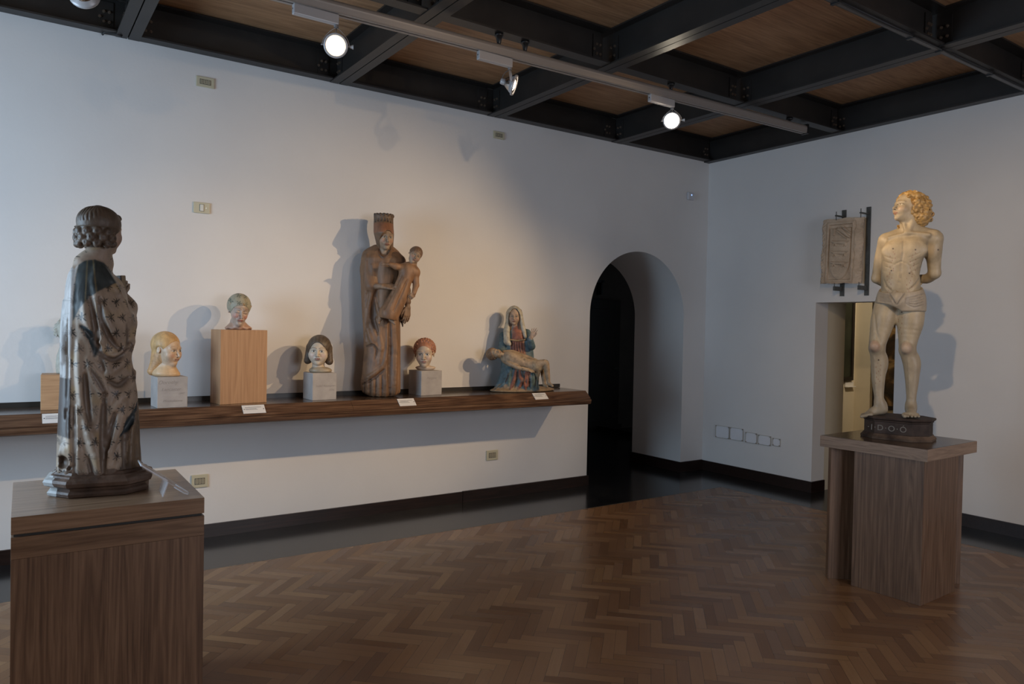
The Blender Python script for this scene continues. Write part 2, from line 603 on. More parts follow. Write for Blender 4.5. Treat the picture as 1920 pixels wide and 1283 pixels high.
MAT['bolt'] = simple('zinc_bolt', (0.16, 0.12, 0.09), 0.45, 0.4).m
H = 3.935 - ZB
XB = [-7.75, -6.20, -4.625, -3.075, -1.50]
YR = [-1.64, -3.31, -4.98, -6.65]
names_main = ['beam above the far left edge', 'nearest the left edge of the photo', 'second from the left', 'third from the left', 'nearest the room corner']
for i, x in enumerate(XB):
    lab = {0: 'black steel double channel ceiling beam left of the frame',
           1: 'black steel double ceiling beam ending at the wall above the left wall socket plate',
           2: 'black steel double ceiling beam crossing just right of the lit left spotlight',
           3: 'black steel double ceiling beam ending at the wall above the right high socket plate',
           4: 'black steel double ceiling beam ending at the wall left of the blazing spotlight'}[i]
    if i == 0: continue
    t = thing('steel_beam', lab, 'beam', (x, 0, ZB), 0, 'double steel beams across the ceiling')
    bm = BM()
    for s in (-1, 1):
        pts = [(s * (0.004 + u), z) for u, z in channel_pts(0.072, H - 0.002, 0.009, 0.012)]
        a = [bm.verts.new((u, -0.016, z)) for u, z in pts]
        b = [bm.verts.new((u, Y0, z)) for u, z in pts]
        n = len(pts)
        for k in range(n): bm.faces.new((a[k], a[(k + 1) % n], b[(k + 1) % n], b[k]))
        bm.faces.new(a); bm.faces.new(b[::-1])
    obj('channel', bm, MAT['steel'], t)
    for yr in [0.10] + YR[:2]:
        yc = yr - 0.10 if yr > 0 else yr
        for s in (-1, 1):
            # angle cleat that carries the cross beam, with its bolts
            bm = BM()
            yy = yc - 0.02 if yr <= 0 else -0.03
            box(bm, (min(s * 0.0135, s * 0.020), yy - 0.10, 0.03), (max(s * 0.0135, s * 0.020), yy + 0.0, H - 0.05))
            obj('cleat', bm, MAT['steel'], t)
            for dy in (-0.03, -0.07):
                for z in (0.08, 0.15):
                    b_ = bolt(t, (s * 0.020, yy + dy, z), (s, 0, 0))
# cross beams: single channels bolted between the double beams
rows = [(0.0, 'black steel channel running along the top of the shelf wall', -0.002),
        (YR[0], 'black steel cross channel directly behind the light track', 0),
        (YR[1], 'black steel cross channel with silver cable strip at upper right', 0)]
edges = [X0] + XB + [0.0]
for j, (y, lab, _) in enumerate(rows):
    t = thing('cross_beam', lab, 'beam', (0, y, ZB + 0.006), 0, 'single steel channels along the ceiling')
    bm = BM()
    w = 0.10
    for a, b in zip(edges[:-1], edges[1:]):
        xa, xb = a + (0.078 if a in XB else 0), b - (0.078 if b in XB else 0)
        if b == 0.0: xb = -0.02
        prof = [(-u, z) for u, z in channel_pts(w, H - 0.01, 0.009, 0.012)]
        prof = [(yy - (0.004 if y == 0 else 0), z) for yy, z in prof]
        extrude_profile(bm, prof, xa, xb)
        if y == 0.0 and b != 0.0: box(bm, (b - 0.078, -0.013, 0.012), (b + 0.078, -0.004, H - 0.022))
    obj('channel', bm, MAT['steel'], t)
    for x in XB[1:] + [-0.02]:
        for s in ((-1, 1) if x != -0.02 else (-1,)):
            xs = x + s * (0.09 if x != -0.02 else 0.02)
            bm = BM()
            box(bm, (min(xs, xs + s * 0.09), -0.020, 0.03), (max(xs, xs + s * 0.09), -0.013, H - 0.05))
            obj('cleat', bm, MAT['steel'], t)
            for dx in (0.025, 0.06):
                for z in (0.08, 0.15):
                    bolt(t, (xs + s * dx, -0.020, z), (0, -1, 0))
            if s == -1:
                bolt(t, (xs - 0.085, -0.020, 0.11), (0, -1, 0))
t = thing('wall_beam', 'black steel channel running along the top of the right wall', 'beam', (0, 0, ZB - 0.004))
bm = BM()
prof = [(-u, z) for u, z in channel_pts(0.09, H - 0.002, 0.009, 0.012)]
a = [bm.verts.new((u - 0.002, -0.0, z)) for u, z in prof]
b = [bm.verts.new((u - 0.002, Y0, z)) for u, z in prof]
for k in range(len(prof)): bm.faces.new((a[k], a[(k + 1) % 8], b[(k + 1) % 8], b[k]))
bm.faces.new(a); bm.faces.new(b[::-1])
obj('channel', bm, MAT['steel'], t)
for yr in YR[:2]:
    for dy in (0.04, 0.08):
        for z in (0.08, 0.15): bolt(t, (-0.011, yr - dy, z), (-1, 0, 0))

# ------------------------------------------------------------------ cable strip at upper right
t = thing('cable_strip', 'silver cable strip and black cable clipped under the upper right beam', 'cable tray', (0, YR[1], ZB))
bm = BM()
box(bm, (-4.55, -0.055, -0.012), (-0.03, -0.03, 0.0055))
obj('strip', bm, simple('dull_strip', (0.10, 0.10, 0.105), 0.35, 0.4).m, t)
pts = []
clips = [-4.3, -3.55, -2.80, -1.92, -1.53, -0.75, -0.1]
for a, b in zip(clips[:-1], clips[1:]):
    for k in range(10):
        q = k / 10
        sag = 4 * q * (1 - q)
        pts.append((a + (b - a) * q, -0.066 - 0.012 * sag, -0.012 - 0.022 * sag * (b - a)))
bm = BM()
tube(bm, pts, 0.006, 8)
obj('cable', bm, MAT['black'], t, True)
for x in clips[1:-1]:
    bm = BM()
    box(bm, (x - 0.012, -0.078, -0.022), (x + 0.012, -0.02, -0.010))
    obj('clip', bm, MAT['black'], t)

# ------------------------------------------------------------------ light track
TR0, TR1 = Vector((-9.0, -1.685, 3.455)), Vector((-0.64, -1.70, 3.562))   # underside ends


def track_at(x):
    k = (x - TR0.x) / (TR1.x - TR0.x)
    return TR0.lerp(TR1, k)


ang = math.atan2(TR1.y - TR0.y, TR1.x - TR0.x)
t = thing('light_track', 'long grey lighting track hanging under the ceiling beams', 'light track', TR0, ang)
L = (TR1 - TR0).length
sl = (TR1.z - TR0.z) / L
bm = BM()
# rounded back, flat underside with a slot
prof = [(-0.030, 0.006), (-0.030, 0), (-0.008, 0), (-0.008, 0.015), (0.008, 0.015), (0.008, 0), (0.030, 0), (0.030, 0.006)]
prof += [(0.034 * math.cos(a_), 0.045 + 0.034 * math.sin(a_)) for a_ in [math.pi * k / 12 - 0.25 for k in range(15)] if True]
vsa = [bm.verts.new((0, y, z)) for y, z in prof]
vsb = [bm.verts.new((L, y, z + sl * L)) for y, z in prof]
for k in range(len(prof)): bm.faces.new((vsa[k], vsa[(k + 1) % len(prof)], vsb[(k + 1) % len(prof)], vsb[k]))
bm.faces.new(vsa); bm.faces.new(vsb[::-1])
obj('profile', bm, MAT['track'], t)
bm = BM()
box(bm, (L, -0.036, sl * L - 0.006), (L + 0.025, 0.036, sl * L + 0.085))
obj('end_cap', bm, MAT['black'], t)
for xw in (-6.35, -4.13, -3.91, -2.45, -0.87):
    p = track_at(xw)
    bm = BM()
    lx = (xw - TR0.x) / math.cos(ang)
    lathe(bm, [(0.0, 0.076), (0.011, 0.076), (0.013, 0.085), (0.024, ZB - p.z - 0.012), (0.030, ZB - p.z - 0.012), (0.030, ZB - p.z + 0.004), (0.0, ZB - p.z + 0.004)], 20,
          Matrix.Translation((lx, 0, p.z - TR0.z)))
    obj('hanger', bm, MAT['black'], t, True)


def spotlight(x, aim, label, lit=True, box_dir=-1, power=0, hang=0.15, cone=50, bulb_r=1.0):
    """adapter box under the track, fork, reflector ring on two pivots"""
    p = track_at(x)
    t = thing('track_spotlight', label, 'spotlight', p, ang, 'adjustable spotlights on the ceiling track')
    q = Matrix.Rotation(-ang, 3, 'Z')
    a = (q @ Vector(aim)).normalized()
    bm = BM()
    x0, x1 = (-0.262, 0.012) if box_dir < 0 else (-0.012, 0.262)
    box(bm, (x0, -0.019, -0.062), (x1, 0.019, -0.001), 0.006)
    obj('driver_box', bm, MAT['alu'], t)
    bm = BM()
    cyl(bm, (x0 - 0.001, 0, -0.03), (x0 + 0.004, 0, -0.03), 0.005)
    obj('screw', bm, MAT['black'], t)
    bm = BM()
    cyl(bm, (0, 0, -0.061), (0, 0, -0.078), 0.014, 0.014)
    obj('swivel', bm, MAT['alu_dark'], t)
    c = Vector((0, 0, -0.078 - hang)) + Vector((a.x, a.y, 0)) * 0.02
    side = Vector((0, 0, 1)).cross(a).normalized()
    rim = 0.066
    fork = BM()
    for s in (-1, 1):
        pts = []
        for k in range(9):
            w = k / 8
            off = math.sin(w * math.pi / 2) ** 0.8 * (rim + 0.012)
            pts.append(Vector((0, 0, -0.076)).lerp(c, w) + side * s * off)
        rr = [0.006 + 0.003 * (1 - abs(2 * k / 8 - 0.6)) for k in range(9)]
        for (m0, m1, r0) in zip(pts[:-1], pts[1:], rr):
            d = (m1 - m0)
            nrm = d.cross(side).normalized()
            bmv = [m0 + a * 0.009, m0 - a * 0.009, m1 - a * 0.009, m1 + a * 0.009]
            th = side * 0.002
            vv = [fork.verts.new(v + th) for v in bmv] + [fork.verts.new(v - th) for v in bmv]
            for idx in ((0, 1, 2, 3), (7, 6, 5, 4), (0, 4, 5, 1), (1, 5, 6, 2), (2, 6, 7, 3), (3, 7, 4, 0)):
                fork.faces.new([vv[i_] for i_ in idx])
    obj('fork', fork, MAT['alu'], t)
    rot = a.to_track_quat('Z', 'Y').to_matrix().to_4x4()
    rot.translation = c
    bm = BM()
    lathe(bm, [(0.060, 0.020), (0.068, 0.022), (0.071, 0.016), (0.070, 0.006), (0.061, 0.004), (0.052, -0.012), (0.050, -0.012), (0.058, 0.006), (0.060, 0.020)], 40, rot)
    obj('rim_ring', bm, MAT['alu'], t, True)
    bm = BM()
    lathe(bm, [(0.058, 0.014), (0.050, -0.004), (0.036, -0.024), (0.022, -0.038), (0.0, -0.042), ], 32, rot)
    lathe(bm, [(0.060, 0.014), (0.053, -0.008), (0.039, -0.030), (0.024, -0.052), (0.0, -0.056)], 32, rot)
    obj('reflector', bm, MAT['chrome'], t, True)
    bm = BM()
    lathe(bm, [(0.020, -0.050), (0.022, -0.075), (0.018, -0.085), (0.0, -0.085)], 20, rot)
    obj('socket', bm, MAT['alu'], t, True)
    bm = BM()
    lathe(bm, [(0.040 * bulb_r, 0.0), (0.036 * bulb_r, 0.012), (0.022 * bulb_r, 0.018), (0.0, 0.020)], 28, rot)
    obj('bulb', bm, (MAT['lit'] if bulb_r > 1.2 else MAT['lit_soft']) if lit else MAT['chrome'], t, True)
    for s in (-1, 1):
        bm = BM()
        cyl(bm, c + side * s * (rim), c + side * s * (rim + 0.02), 0.004)
        obj('pivot', bm, MAT['alu'], t)
    bm = BM()
    cyl(bm, c + side * (rim + 0.014), c + side * (rim + 0.036), 0.006, 0.014, 16)
    obj('knob', bm, MAT['alu'], t)
    bm = BM()
    w = [Vector((0, 0, -0.075)), Vector((0, 0, -0.10)) - a * 0.03, Vector((0, 0, -0.13)) - a * 0.05, c - a * 0.075 + Vector((0, 0, 0.01)), c - a * 0.08]
    tube(bm, w, 0.0025, 6)
    obj('wire', bm, MAT['alu_dark'], t, True)
    if power:
        wc = Matrix.Translation(p) @ Matrix.Rotation(ang, 4, 'Z') @ (c + a * 0.03)
        spot('lamp_beam', wc, wc + Vector(aim), power, cone, 0.6, 0.03)
    return t


# ------------------------------------------------------------------ wall fittings
def wall_plate(name, label, x, z, w, h, kind='socket', cat='wall socket', group='ivory electrical plates on the shelf wall'):
    t = thing(name, label, cat, (x, 0, z), 0, group)
    bm = BM()
    box(bm, (-w / 2, -0.011, -h / 2), (w / 2, 0.0, h / 2), 0.004)
    obj('cover_plate', bm, MAT['plate'], t)
    if kind == 'socket':
        bm = BM()
        box(bm, (-w * 0.30, -0.0125, -h * 0.24), (w * 0.30, -0.0105, h * 0.24))
        fr = obj('frame', bm, MAT['dark_gap'], t)
        for k in (-1, 0, 1):
            bm = BM()
            box(bm, (k * w * 0.19 - w * 0.085, -0.0145, -h * 0.20), (k * w * 0.19 + w * 0.085, -0.012, h * 0.20), 0.0008)
            obj('module', bm, MAT['plate_in'], t)
            bm = BM()
            for dz in (-1, 0, 1):
                cyl(bm, (k * w * 0.19, -0.0150, dz * h * 0.11), (k * w * 0.19, -0.0143, dz * h * 0.11), 0.0028, seg=10)
            obj('contact_hole', bm, MAT['dark_gap'], t)
    else:
        bm = BM()
        box(bm, (-w * 0.09 - 0.002 - w * .02, -0.0125, -h * 0.30 - 0.002), (w * 0.13 + 0.002 - w * .02, -0.0105, h * 0.30 + 0.002))
        obj('frame', bm, MAT['dark_gap'], t)
        bm = BM()
        box(bm, (-w * 0.11, -0.017, -h * 0.30), (w * 0.11, -0.012, h * 0.30), 0.002)
        obj('rocker', bm, simple('rocker_white', (0.66, 0.66, 0.60), 0.3).m, t)
        bm = BM()
        cyl(bm, (w * 0.27, -0.013, 0), (w * 0.27, -0.0105, 0), 0.005, seg=12)
        m_ = simple('pilot_lens', (0.9, 0.9, 0.8), 0.2)
        obj('pilot_light', bm, m_.m, t)
    return t


wall_plate('wall_socket', 'ivory socket plate high on the wall near the left beam', -5.672, 3.466, 0.13, 0.078)
wall_plate('light_switch', 'ivory rocker switch plate on the wall above the shelf heads', -5.688, 2.517, 0.118, 0.082, 'switch', 'light switch')
wall_plate('wall_socket', 'ivory socket plate high on the wall above the small mourning group', -3.010, 3.502, 0.128, 0.072)
wall_plate('wall_socket', 'ivory socket plate low on the wall under the right shelf end', -3.019, 0.418, 0.132, 0.098)
wall_plate('wall_socket', 'ivory socket plate low on the wall beside the front left pedestal', -5.680, 0.438, 0.120, 0.100)

t = thing('motion_sensor', 'small white alarm sensor with blue dot near the room corner', 'sensor', (-0.328, 0, 3.23))
bm = BM()
box(bm, (-0.05, -0.035, -0.045), (0.05, 0.0, 0.045), 0.010)
obj('housing', bm, simple('sensor_white', (0.55, 0.56, 0.60), 0.4).m, t)
bm = BM()
cyl(bm, (0.0, -0.038, 0.012), (0.0, -0.034, 0.012), 0.008, seg=14)
m = simple('blue_led', (0.3, 0.5, 1.0), 0.4)
m.b.inputs['Emission Color'].default_value = (0.35, 0.55, 1.0, 1)
m.b.inputs['Emission Strength'].default_value = 1.2
obj('indicator', bm, m.m, t)

# cleats of iron rod near the left beam end
t = thing('wall_bracket', 'small bent black iron hook at the wall under the left beam', 'hook', (-6.30, -0.02, 3.665))
bm = BM()
tube(bm, [(-0.06, 0.0, -0.012), (-0.045, -0.01, 0.005), (0.03, -0.05, 0.0), (0.06, -0.05, -0.01)], 0.008, 8)
obj('rod', bm, MAT['black'], t, True)

# acrylic labels on the right wall
MAT['paper'] = simple('label_paper', (0.78, 0.78, 0.80), 0.6).m
MAT['edge'] = simple('acrylic_edge_dark', (0.42, 0.38, 0.31), 0.3).m
MAT['brass'] = simple('brass_spacer', (0.22, 0.16, 0.09), 0.35, 0.7).m
specs = [(-0.301, 0.486, 0.198, 0.144), (-0.503, 0.487, 0.183, 0.142), (-0.704, 0.471, 0.154, 0.118), (-0.880, 0.468, 0.163, 0.108), (-1.034, 0.468, 0.096, 0.085)]
ls = ['large square clear label plate nearest the room corner', 'large clear label plate second from the room corner', 'smaller clear label plate in the middle of the row of five',
      'smaller clear label plate second from the doorway', 'narrow clear label plate nearest the doorway']
for (y, z, w, h), lab in zip(specs, ls):
    t = thing('label_plate', lab, 'label plate', (0, y, z), 0, 'clear label plates low on the right wall')
    bm = BM()
    box(bm, (-0.012, -w / 2, -h / 2), (-0.009, w / 2, h / 2))
    obj('acrylic_sheet', bm, MAT['label_clear'] if 'label_clear' in MAT else MAT['acrylic'], t)
    bm = BM()
    box(bm, (-0.0085, -w / 2 + 0.006, -h / 2 + 0.006), (-0.0078, w / 2 - 0.006, h / 2 - 0.006))
    obj('paper', bm, MAT['paper'], t)
    bm = BM()
    for a_, b_ in (((-w / 2, -h / 2), (w / 2, -h / 2 + 0.003)), ((-w / 2, h / 2 - 0.003), (w / 2, h / 2)), ((-w / 2, -h / 2), (-w / 2 + 0.003, h / 2)), ((w / 2 - 0.003, -h / 2), (w / 2, h / 2))):
        box(bm, (-0.013, a_[0], a_[1]), (-0.0085, b_[0], b_[1]))
    obj('sheet_edge', bm, MAT['edge'], t)
    for sy in (-1, 1):
        for sz in (-1, 1):
            bm = BM()
            yy, zz = sy * (w / 2 - 0.010), sz * (h / 2 - 0.010)
            cyl(bm, (0, yy, zz), (-0.016, yy, zz), 0.0045, seg=12)
            obj('spacer', bm, MAT['brass'], t)

# ------------------------------------------------------------------ room beyond the doorway
MAT['cream'] = mottled('cream_plaster', (0.62, 0.55, 0.42), (0.66, 0.59, 0.46), 2, 0.8)
bm = BM()
box(bm, (DT, -1.450, 0), (0.553, -1.20, 3.2))        # return of the door wall
box(bm, (0.553, -0.40, 0), (2.65, -0.30, 3.2))
box(bm, (2.55, -3.6, 0), (2.65, 0.3, 3.2))
box(bm, (0.6, 0.2, 0), (2.65, 0.3, 3.2))
box(bm, (DT, -3.7, 0), (2.65, -3.6, 3.2))
obj('wall_next_room', bm, MAT['cream'], kind='structure')
bm = BM()
box(bm, (DT, -3.7, 3.2), (2.65, 0.3, 3.3))
obj('ceiling_next_room', bm, MAT['wall'], kind='structure')
bm = BM()
box(bm, (DT, -3.7, -0.12), (2.65, 0.3, -0.001))
obj('floor_next_room', bm, MAT['border'], kind='structure')

# ------------------------------------------------------------------ sculpting engine
# Figures are modelled as smooth unions of tapered volumes on a grid and
# skinned with a surface-nets mesher; colours ride along with the volumes.
def smin(a, b, k):
    if k <= 1e-6: return np.minimum(a, b)
    h = np.maximum(k - np.abs(a - b), 0) / k
    return np.minimum(a, b) - h * h * k * 0.25


def A3(v):
    return np.array([float(v[0]), float(v[1]), float(v[2])], np.float32)


class Vol:
    def __init__(s, lo, hi, h):
        s.lo = A3(lo); s.h = h
        s.n = np.maximum(((A3(hi) - s.lo) / h).astype(int) + 1, 4)
        s.F = np.full(s.n, 0.08, np.float32)
        s.C = np.zeros((*s.n, 3), np.float32)
        s.ax = [s.lo[i] + h * np.arange(s.n[i], dtype=np.float32) for i in range(3)]
        s.kc = h * 1.2

    def blk(s, lo, hi):
        i0 = np.clip(np.floor((lo - s.lo) / s.h).astype(int), 0, s.n)
        i1 = np.clip(np.ceil((hi - s.lo) / s.h).astype(int) + 1, 0, s.n)
        if np.any(i1 <= i0): return None
        sl = tuple(slice(a, b) for a, b in zip(i0, i1))
        X = s.ax[0][sl[0]][:, None, None]; Y = s.ax[1][sl[1]][None, :, None]; Z = s.ax[2][sl[2]][None, None, :]
        return sl, X, Y, Z

    def put(s, sl, d, k, col):
        F = s.F[sl]
        if col is not None:
            kc = max(s.kc, k * 0.15)
            t = np.clip(0.5 + 0.5 * (F - d) / kc, 0, 1)[..., None]
            s.C[sl] = s.C[sl] * (1 - t) + np.array(col, np.float32) * t
        s.F[sl] = smin(F, d, k)

    def cut(s, sl, d, k, col=None):
        F = s.F[sl]
        if col is not None:
            t = np.clip(0.5 + 0.5 * (-d - F) / max(s.kc, 0.004), 0, 1)[..., None]
            s.C[sl] = s.C[sl] * (1 - t) + np.array(col, np.float32) * t
        s.F[sl] = -smin(-F, d, k)

    def _cap(s, a, b, ra, rb, k, m=0.012):
        a, b = A3(a), A3(b)
        r = max(ra, rb) + k + m
        q = s.blk(np.minimum(a, b) - r, np.maximum(a, b) + r)
        if q is None: return None
        sl, X, Y, Z = q
        ba = b - a; L = float(ba @ ba) + 1e-12
        px, py, pz = X - a[0], Y - a[1], Z - a[2]
        t = np.clip((px * ba[0] + py * ba[1] + pz * ba[2]) / L, 0, 1)
        d = np.sqrt((px - t * ba[0]) ** 2 + (py - t * ba[1]) ** 2 + (pz - t * ba[2]) ** 2) - (ra + (rb - ra) * t)
        return sl, d

    def cap(s, a, b, ra, rb=None, k=0.01, col=None):
        q = s._cap(a, b, ra, ra if rb is None else rb, k)
        if q: s.put(q[0], q[1], k, col)

    def ccap(s, a, b, ra, rb=None, k=0.01, col=None):
        q = s._cap(a, b, ra, ra if rb is None else rb, k)
        if q: s.cut(q[0], q[1], k, col)

    def chain(s, pts, rad, k=0.01, col=None, cut=False):
        """jointed limb: plain union of its tapered segments, blended once"""
        P = np.array([[float(c) for c in p] for p in pts], np.float32)
        Rr = np.array(rad if isinstance(rad, (list, tuple)) else [rad] * len(P), np.float32)
        if len(P) > 2:
            # subdivide with a smooth curve so that joints bend rather than break
            t = np.linspace(0, len(P) - 1, (len(P) - 1) * 4 + 1)
            i = np.clip(t.astype(int), 0, len(P) - 2); u = (t - i)[:, None]
            g = np.gradient(P, axis=0); gr = np.gradient(Rr)
            h00, h10, h01, h11 = 2 * u**3 - 3 * u**2 + 1, u**3 - 2 * u**2 + u, -2 * u**3 + 3 * u**2, u**3 - u**2
            P = (h00 * P[i] + 0.6 * h10 * g[i] + h01 * P[i + 1] + 0.6 * h11 * g[i + 1]).astype(np.float32)
            Rr = (h00[:, 0] * Rr[i] + 0.6 * h10[:, 0] * gr[i] + h01[:, 0] * Rr[i + 1] + 0.6 * h11[:, 0] * gr[i + 1]).astype(np.float32)
        m = Rr.max() + k + 0.012
        q = s.blk(P.min(0) - m, P.max(0) + m)
        if q is None: return
        sl, X, Y, Z = q
        D = None
        for a, b, ra, rb in zip(P[:-1], P[1:], Rr[:-1], Rr[1:]):
            ba = b - a; L = float(ba @ ba) + 1e-12
            px, py, pz = X - a[0], Y - a[1], Z - a[2]
            tt = np.clip((px * ba[0] + py * ba[1] + pz * ba[2]) / L, 0, 1)
            d = np.sqrt((px - tt * ba[0]) ** 2 + (py - tt * ba[1]) ** 2 + (pz - tt * ba[2]) ** 2) - (ra + (rb - ra) * tt)
            D = d if D is None else np.minimum(D, d)
        (s.cut if cut else s.put)(sl, D, k, col)

    def _ell(s, c, r, k, rot, m=0.012):
        c, r = A3(c), A3(r)
        Rm = np.eye(3, dtype=np.float32) if rot is None else np.array(rot, np.float32)   # rows = local axes
        ext = np.sqrt(((Rm * r[:, None]) ** 2).sum(0)) + k + m
        q = s.blk(c - ext, c + ext)
        if q is None: return None
        sl, X, Y, Z = q
        px, py, pz = X - c[0], Y - c[1], Z - c[2]
        g0 = 0; g1 = 0
        for i in range(3):
            u = px * Rm[i, 0] + py * Rm[i, 1] + pz * Rm[i, 2]
            g0 = g0 + (u / r[i]) ** 2
            g1 = g1 + (u / (r[i] * r[i])) ** 2
        k0 = np.sqrt(g0); k1 = np.sqrt(g1) + 1e-6
        return sl, k0 * (k0 - 1) / k1

    def ell(s, c, r, k=0.01, col=None, rot=None):
        q = s._ell(c, r, k, rot)
        if q: s.put(q[0], q[1], k, col)

    def cell(s, c, r, k=0.01, col=None, rot=None):
        q = s._ell(c, r, k, rot)
        if q: s.cut(q[0], q[1], k, col)

    def loft(s, sec, k=0.01, col=None, fold=None, p=2.0, cut=False):
        """stack of ellipses: (z, cx, cy, ax, ay), z rising"""
        S = np.array(sorted(sec), np.float32)
        # smooth interpolation over z
        m = 0.05
        lo = np.array([(S[:, 1] - S[:, 3]).min() - m, (S[:, 2] - S[:, 4]).min() - m, S[0, 0] - m])
        hi = np.array([(S[:, 1] + S[:, 3]).max() + m, (S[:, 2] + S[:, 4]).max() + m, S[-1, 0] + m])
        q = s.blk(lo, hi)
        if q is None: return
        sl, X, Y, Z = q
        zz = Z[0, 0]
        ker = np.array([1, 2, 3, 2, 1], np.float32); ker /= ker.sum()
        def itp(c):
            v = np.interp(zz, S[:, 0], S[:, c]).astype(np.float32)
            if len(v) > 8:
                for _ in range(3):
                    v2 = np.pad(v, 2, mode='edge'); v = np.convolve(v2, ker, 'valid').astype(np.float32)
            return v[None, None, :]
        cx, cy, ax_, ay = itp(1), itp(2), itp(3), itp(4)
        u, w = (X - cx) / ax_, (Y - cy) / ay
        rad = (np.abs(u) ** p + np.abs(w) ** p) ** (1.0 / p)
        g = np.sqrt((u / ax_) ** 2 + (w / ay) ** 2) / (rad + 1e-4) + 1e-4
        d = (rad - 1) / np.maximum(g, 1e-3)
        d = np.clip(d, -0.2, 0.2)
        if fold is not None:
            d = d - fold(X, Y, Z, np.arctan2(w, u), rad)
        dz = np.maximum(S[0, 0] - Z, Z - S[-1, 0])
        d = -smin(-d, -(dz + 0 * d), 0.012)
        (s.cut if cut else s.put)(sl, d.astype(np.float32), k, col)

    def surf_y(s, x, z, back=False):
        """depth of the skin seen from the front at (x, z)"""
        i = int(round((x - s.lo[0]) / s.h)); j = int(round((z - s.lo[2]) / s.h))
        if not (0 <= i < s.n[0] and 0 <= j < s.n[2]): return None
        ln = s.F[i, :, j]
        w = np.nonzero(ln < 0)[0]
        if len(w) == 0: return None
        return s.ax[1][w[-1] if back else w[0]]

    def drape(s, pts, r, lift=0.0, k=0.01, col=None, cut=False, step=0.012):
        """ridge or groove laid on the front surface along (x, z) points"""
        path = []
        n = len(pts)
        for i in range(n - 1):
            (x0, z0), (x1, z1) = pts[i][:2], pts[i + 1][:2]
            m = max(1, int(math.hypot(x1 - x0, z1 - z0) / step))
            for q in range(m):
                path.append((x0 + (x1 - x0) * q / m, z0 + (z1 - z0) * q / m))
        path.append(tuple(pts[-1][:2]))
        for _ in range(2):
            path = [path[0]] + [tuple((path[i - 1][c] + 2 * path[i][c] + path[i + 1][c]) / 4 for c in (0, 1)) for i in range(1, len(path) - 1)] + [path[-1]]
        P3 = []
        for x, z in path:
            y = s.surf_y(x, z)
            P3.append(None if y is None else (x, y + lift, z))
        runs, cur = [], []
        for p in P3:
            if p is None or (cur and abs(p[1] - cur[-1][1]) > 0.045):
                if len(cur) > 1: runs.append(cur)
                cur = []
            if p is not None: cur.append(p)
        if len(cur) > 1: runs.append(cur)
        for ok in runs:
            N = len(ok)
            rr = [r * (0.15 + 0.85 * math.sin(math.pi * min(0.97, max(0.03, i / (N - 1)))) ** 0.5) for i in range(N)]
            s.chain(ok, rr, k, col, cut)

    def floor(s, z0):
        """saw the volume off flat at z0"""
        s.F = np.maximum(s.F, (z0 - s.ax[2])[None, None, :])

    def mesh(s, name, paints=(), smooth=1):
        F = s.F
        F[0], F[-1], F[:, 0], F[:, -1], F[:, :, 0], F[:, :, -1] = 0.02, 0.02, 0.02, 0.02, 0.02, 0.02
        n = F.shape
        ins = F < 0
        cs = [slice(0, -1), slice(1, None)]
        cnt = np.zeros([k - 1 for k in n], np.int8)
        for a in (0, 1):
            for b in (0, 1):
                for c in (0, 1): cnt += ins[cs[a], cs[b], cs[c]]
        act = (cnt > 0) & (cnt < 8)
        idx = np.full(act.shape, -1, np.int32)
        I, J, K = np.nonzero(act)
        idx[I, J, K] = np.arange(len(I))
        acc = np.zeros((len(I), 3)); num = np.zeros(len(I))
        for axis in range(3):
            o1, o2 = [a for a in range(3) if a != axis]
            for u in (0, 1):
                for w in (0, 1):
                    p0 = [I, J, K]; p0 = [q.copy() for q in p0]
                    p0[o1] += u; p0[o2] += w
                    p1 = [q.copy() for q in p0]; p1[axis] += 1
                    f0 = F[tuple(p0)]; f1 = F[tuple(p1)]
                    m_ = (f0 < 0) != (f1 < 0)
                    t = np.where(m_, f0 / np.where(m_, f0 - f1, 1), 0)
                    pos = np.zeros((len(I), 3))
                    pos[:, o1] = u; pos[:, o2] = w; pos[:, axis] = t
                    acc += pos * m_[:, None]; num += m_
        off = acc / np.maximum(num, 1)[:, None]
        V = np.stack([I, J, K], 1) + off
        # colours, trilinear-ish: average of the nearest samples
        Vi = np.clip(np.rint(V).astype(int), 0, np.array(n) - 1)
        col = s.C[Vi[:, 0], Vi[:, 1], Vi[:, 2]].astype(np.float64)
        V = V * s.h + s.lo
        quads = []
        for axis in range(3):
            o1, o2 = [(1, 2), (2, 0), (0, 1)][axis]
            a = [slice(None)] * 3; b = [slice(None)] * 3
            a[axis] = slice(0, -1); b[axis] = slice(1, None)
            fa, fb = ins[tuple(a)], ins[tuple(b)]
            e = np.nonzero(fa != fb)
            sgn = fa[e]
            e = [q for q in e]
            ok = (e[o1] > 0) & (e[o2] > 0) & (e[o1] < n[o1] - 1) & (e[o2] < n[o2] - 1)
            e = [q[ok] for q in e]; sgn = sgn[ok]
            def g(d1, d2):
                p = [q.copy() for q in e]; p[o1] -= d1; p[o2] -= d2
                return idx[tuple(p)]
            q4 = np.stack([g(0, 0), g(1, 0), g(1, 1), g(0, 1)], 1)
            q4[~sgn] = q4[~sgn][:, ::-1]
            quads.append(q4)
        Q = np.concatenate(quads)
        Q = Q[(Q >= 0).all(1)]
        # light relaxation removes the stair steps of the grid
        E = np.concatenate([Q[:, [0, 1]], Q[:, [1, 2]], Q[:, [2, 3]], Q[:, [3, 0]]])
        for _ in range(smooth):
            sm = np.zeros_like(V); ct = np.zeros(len(V))
            for c in range(3):
                sm[:, c] = np.bincount(E[:, 0], V[E[:, 1], c], len(V)) + np.bincount(E[:, 1], V[E[:, 0], c], len(V))
            ct = np.bincount(E[:, 0], minlength=len(V)) + np.bincount(E[:, 1], minlength=len(V))
            V = V * 0.5 + 0.5 * sm / np.maximum(ct, 1)[:, None]
        for fn in paints:
            col = fn(V, col)
        me = bpy.data.meshes.new(name)
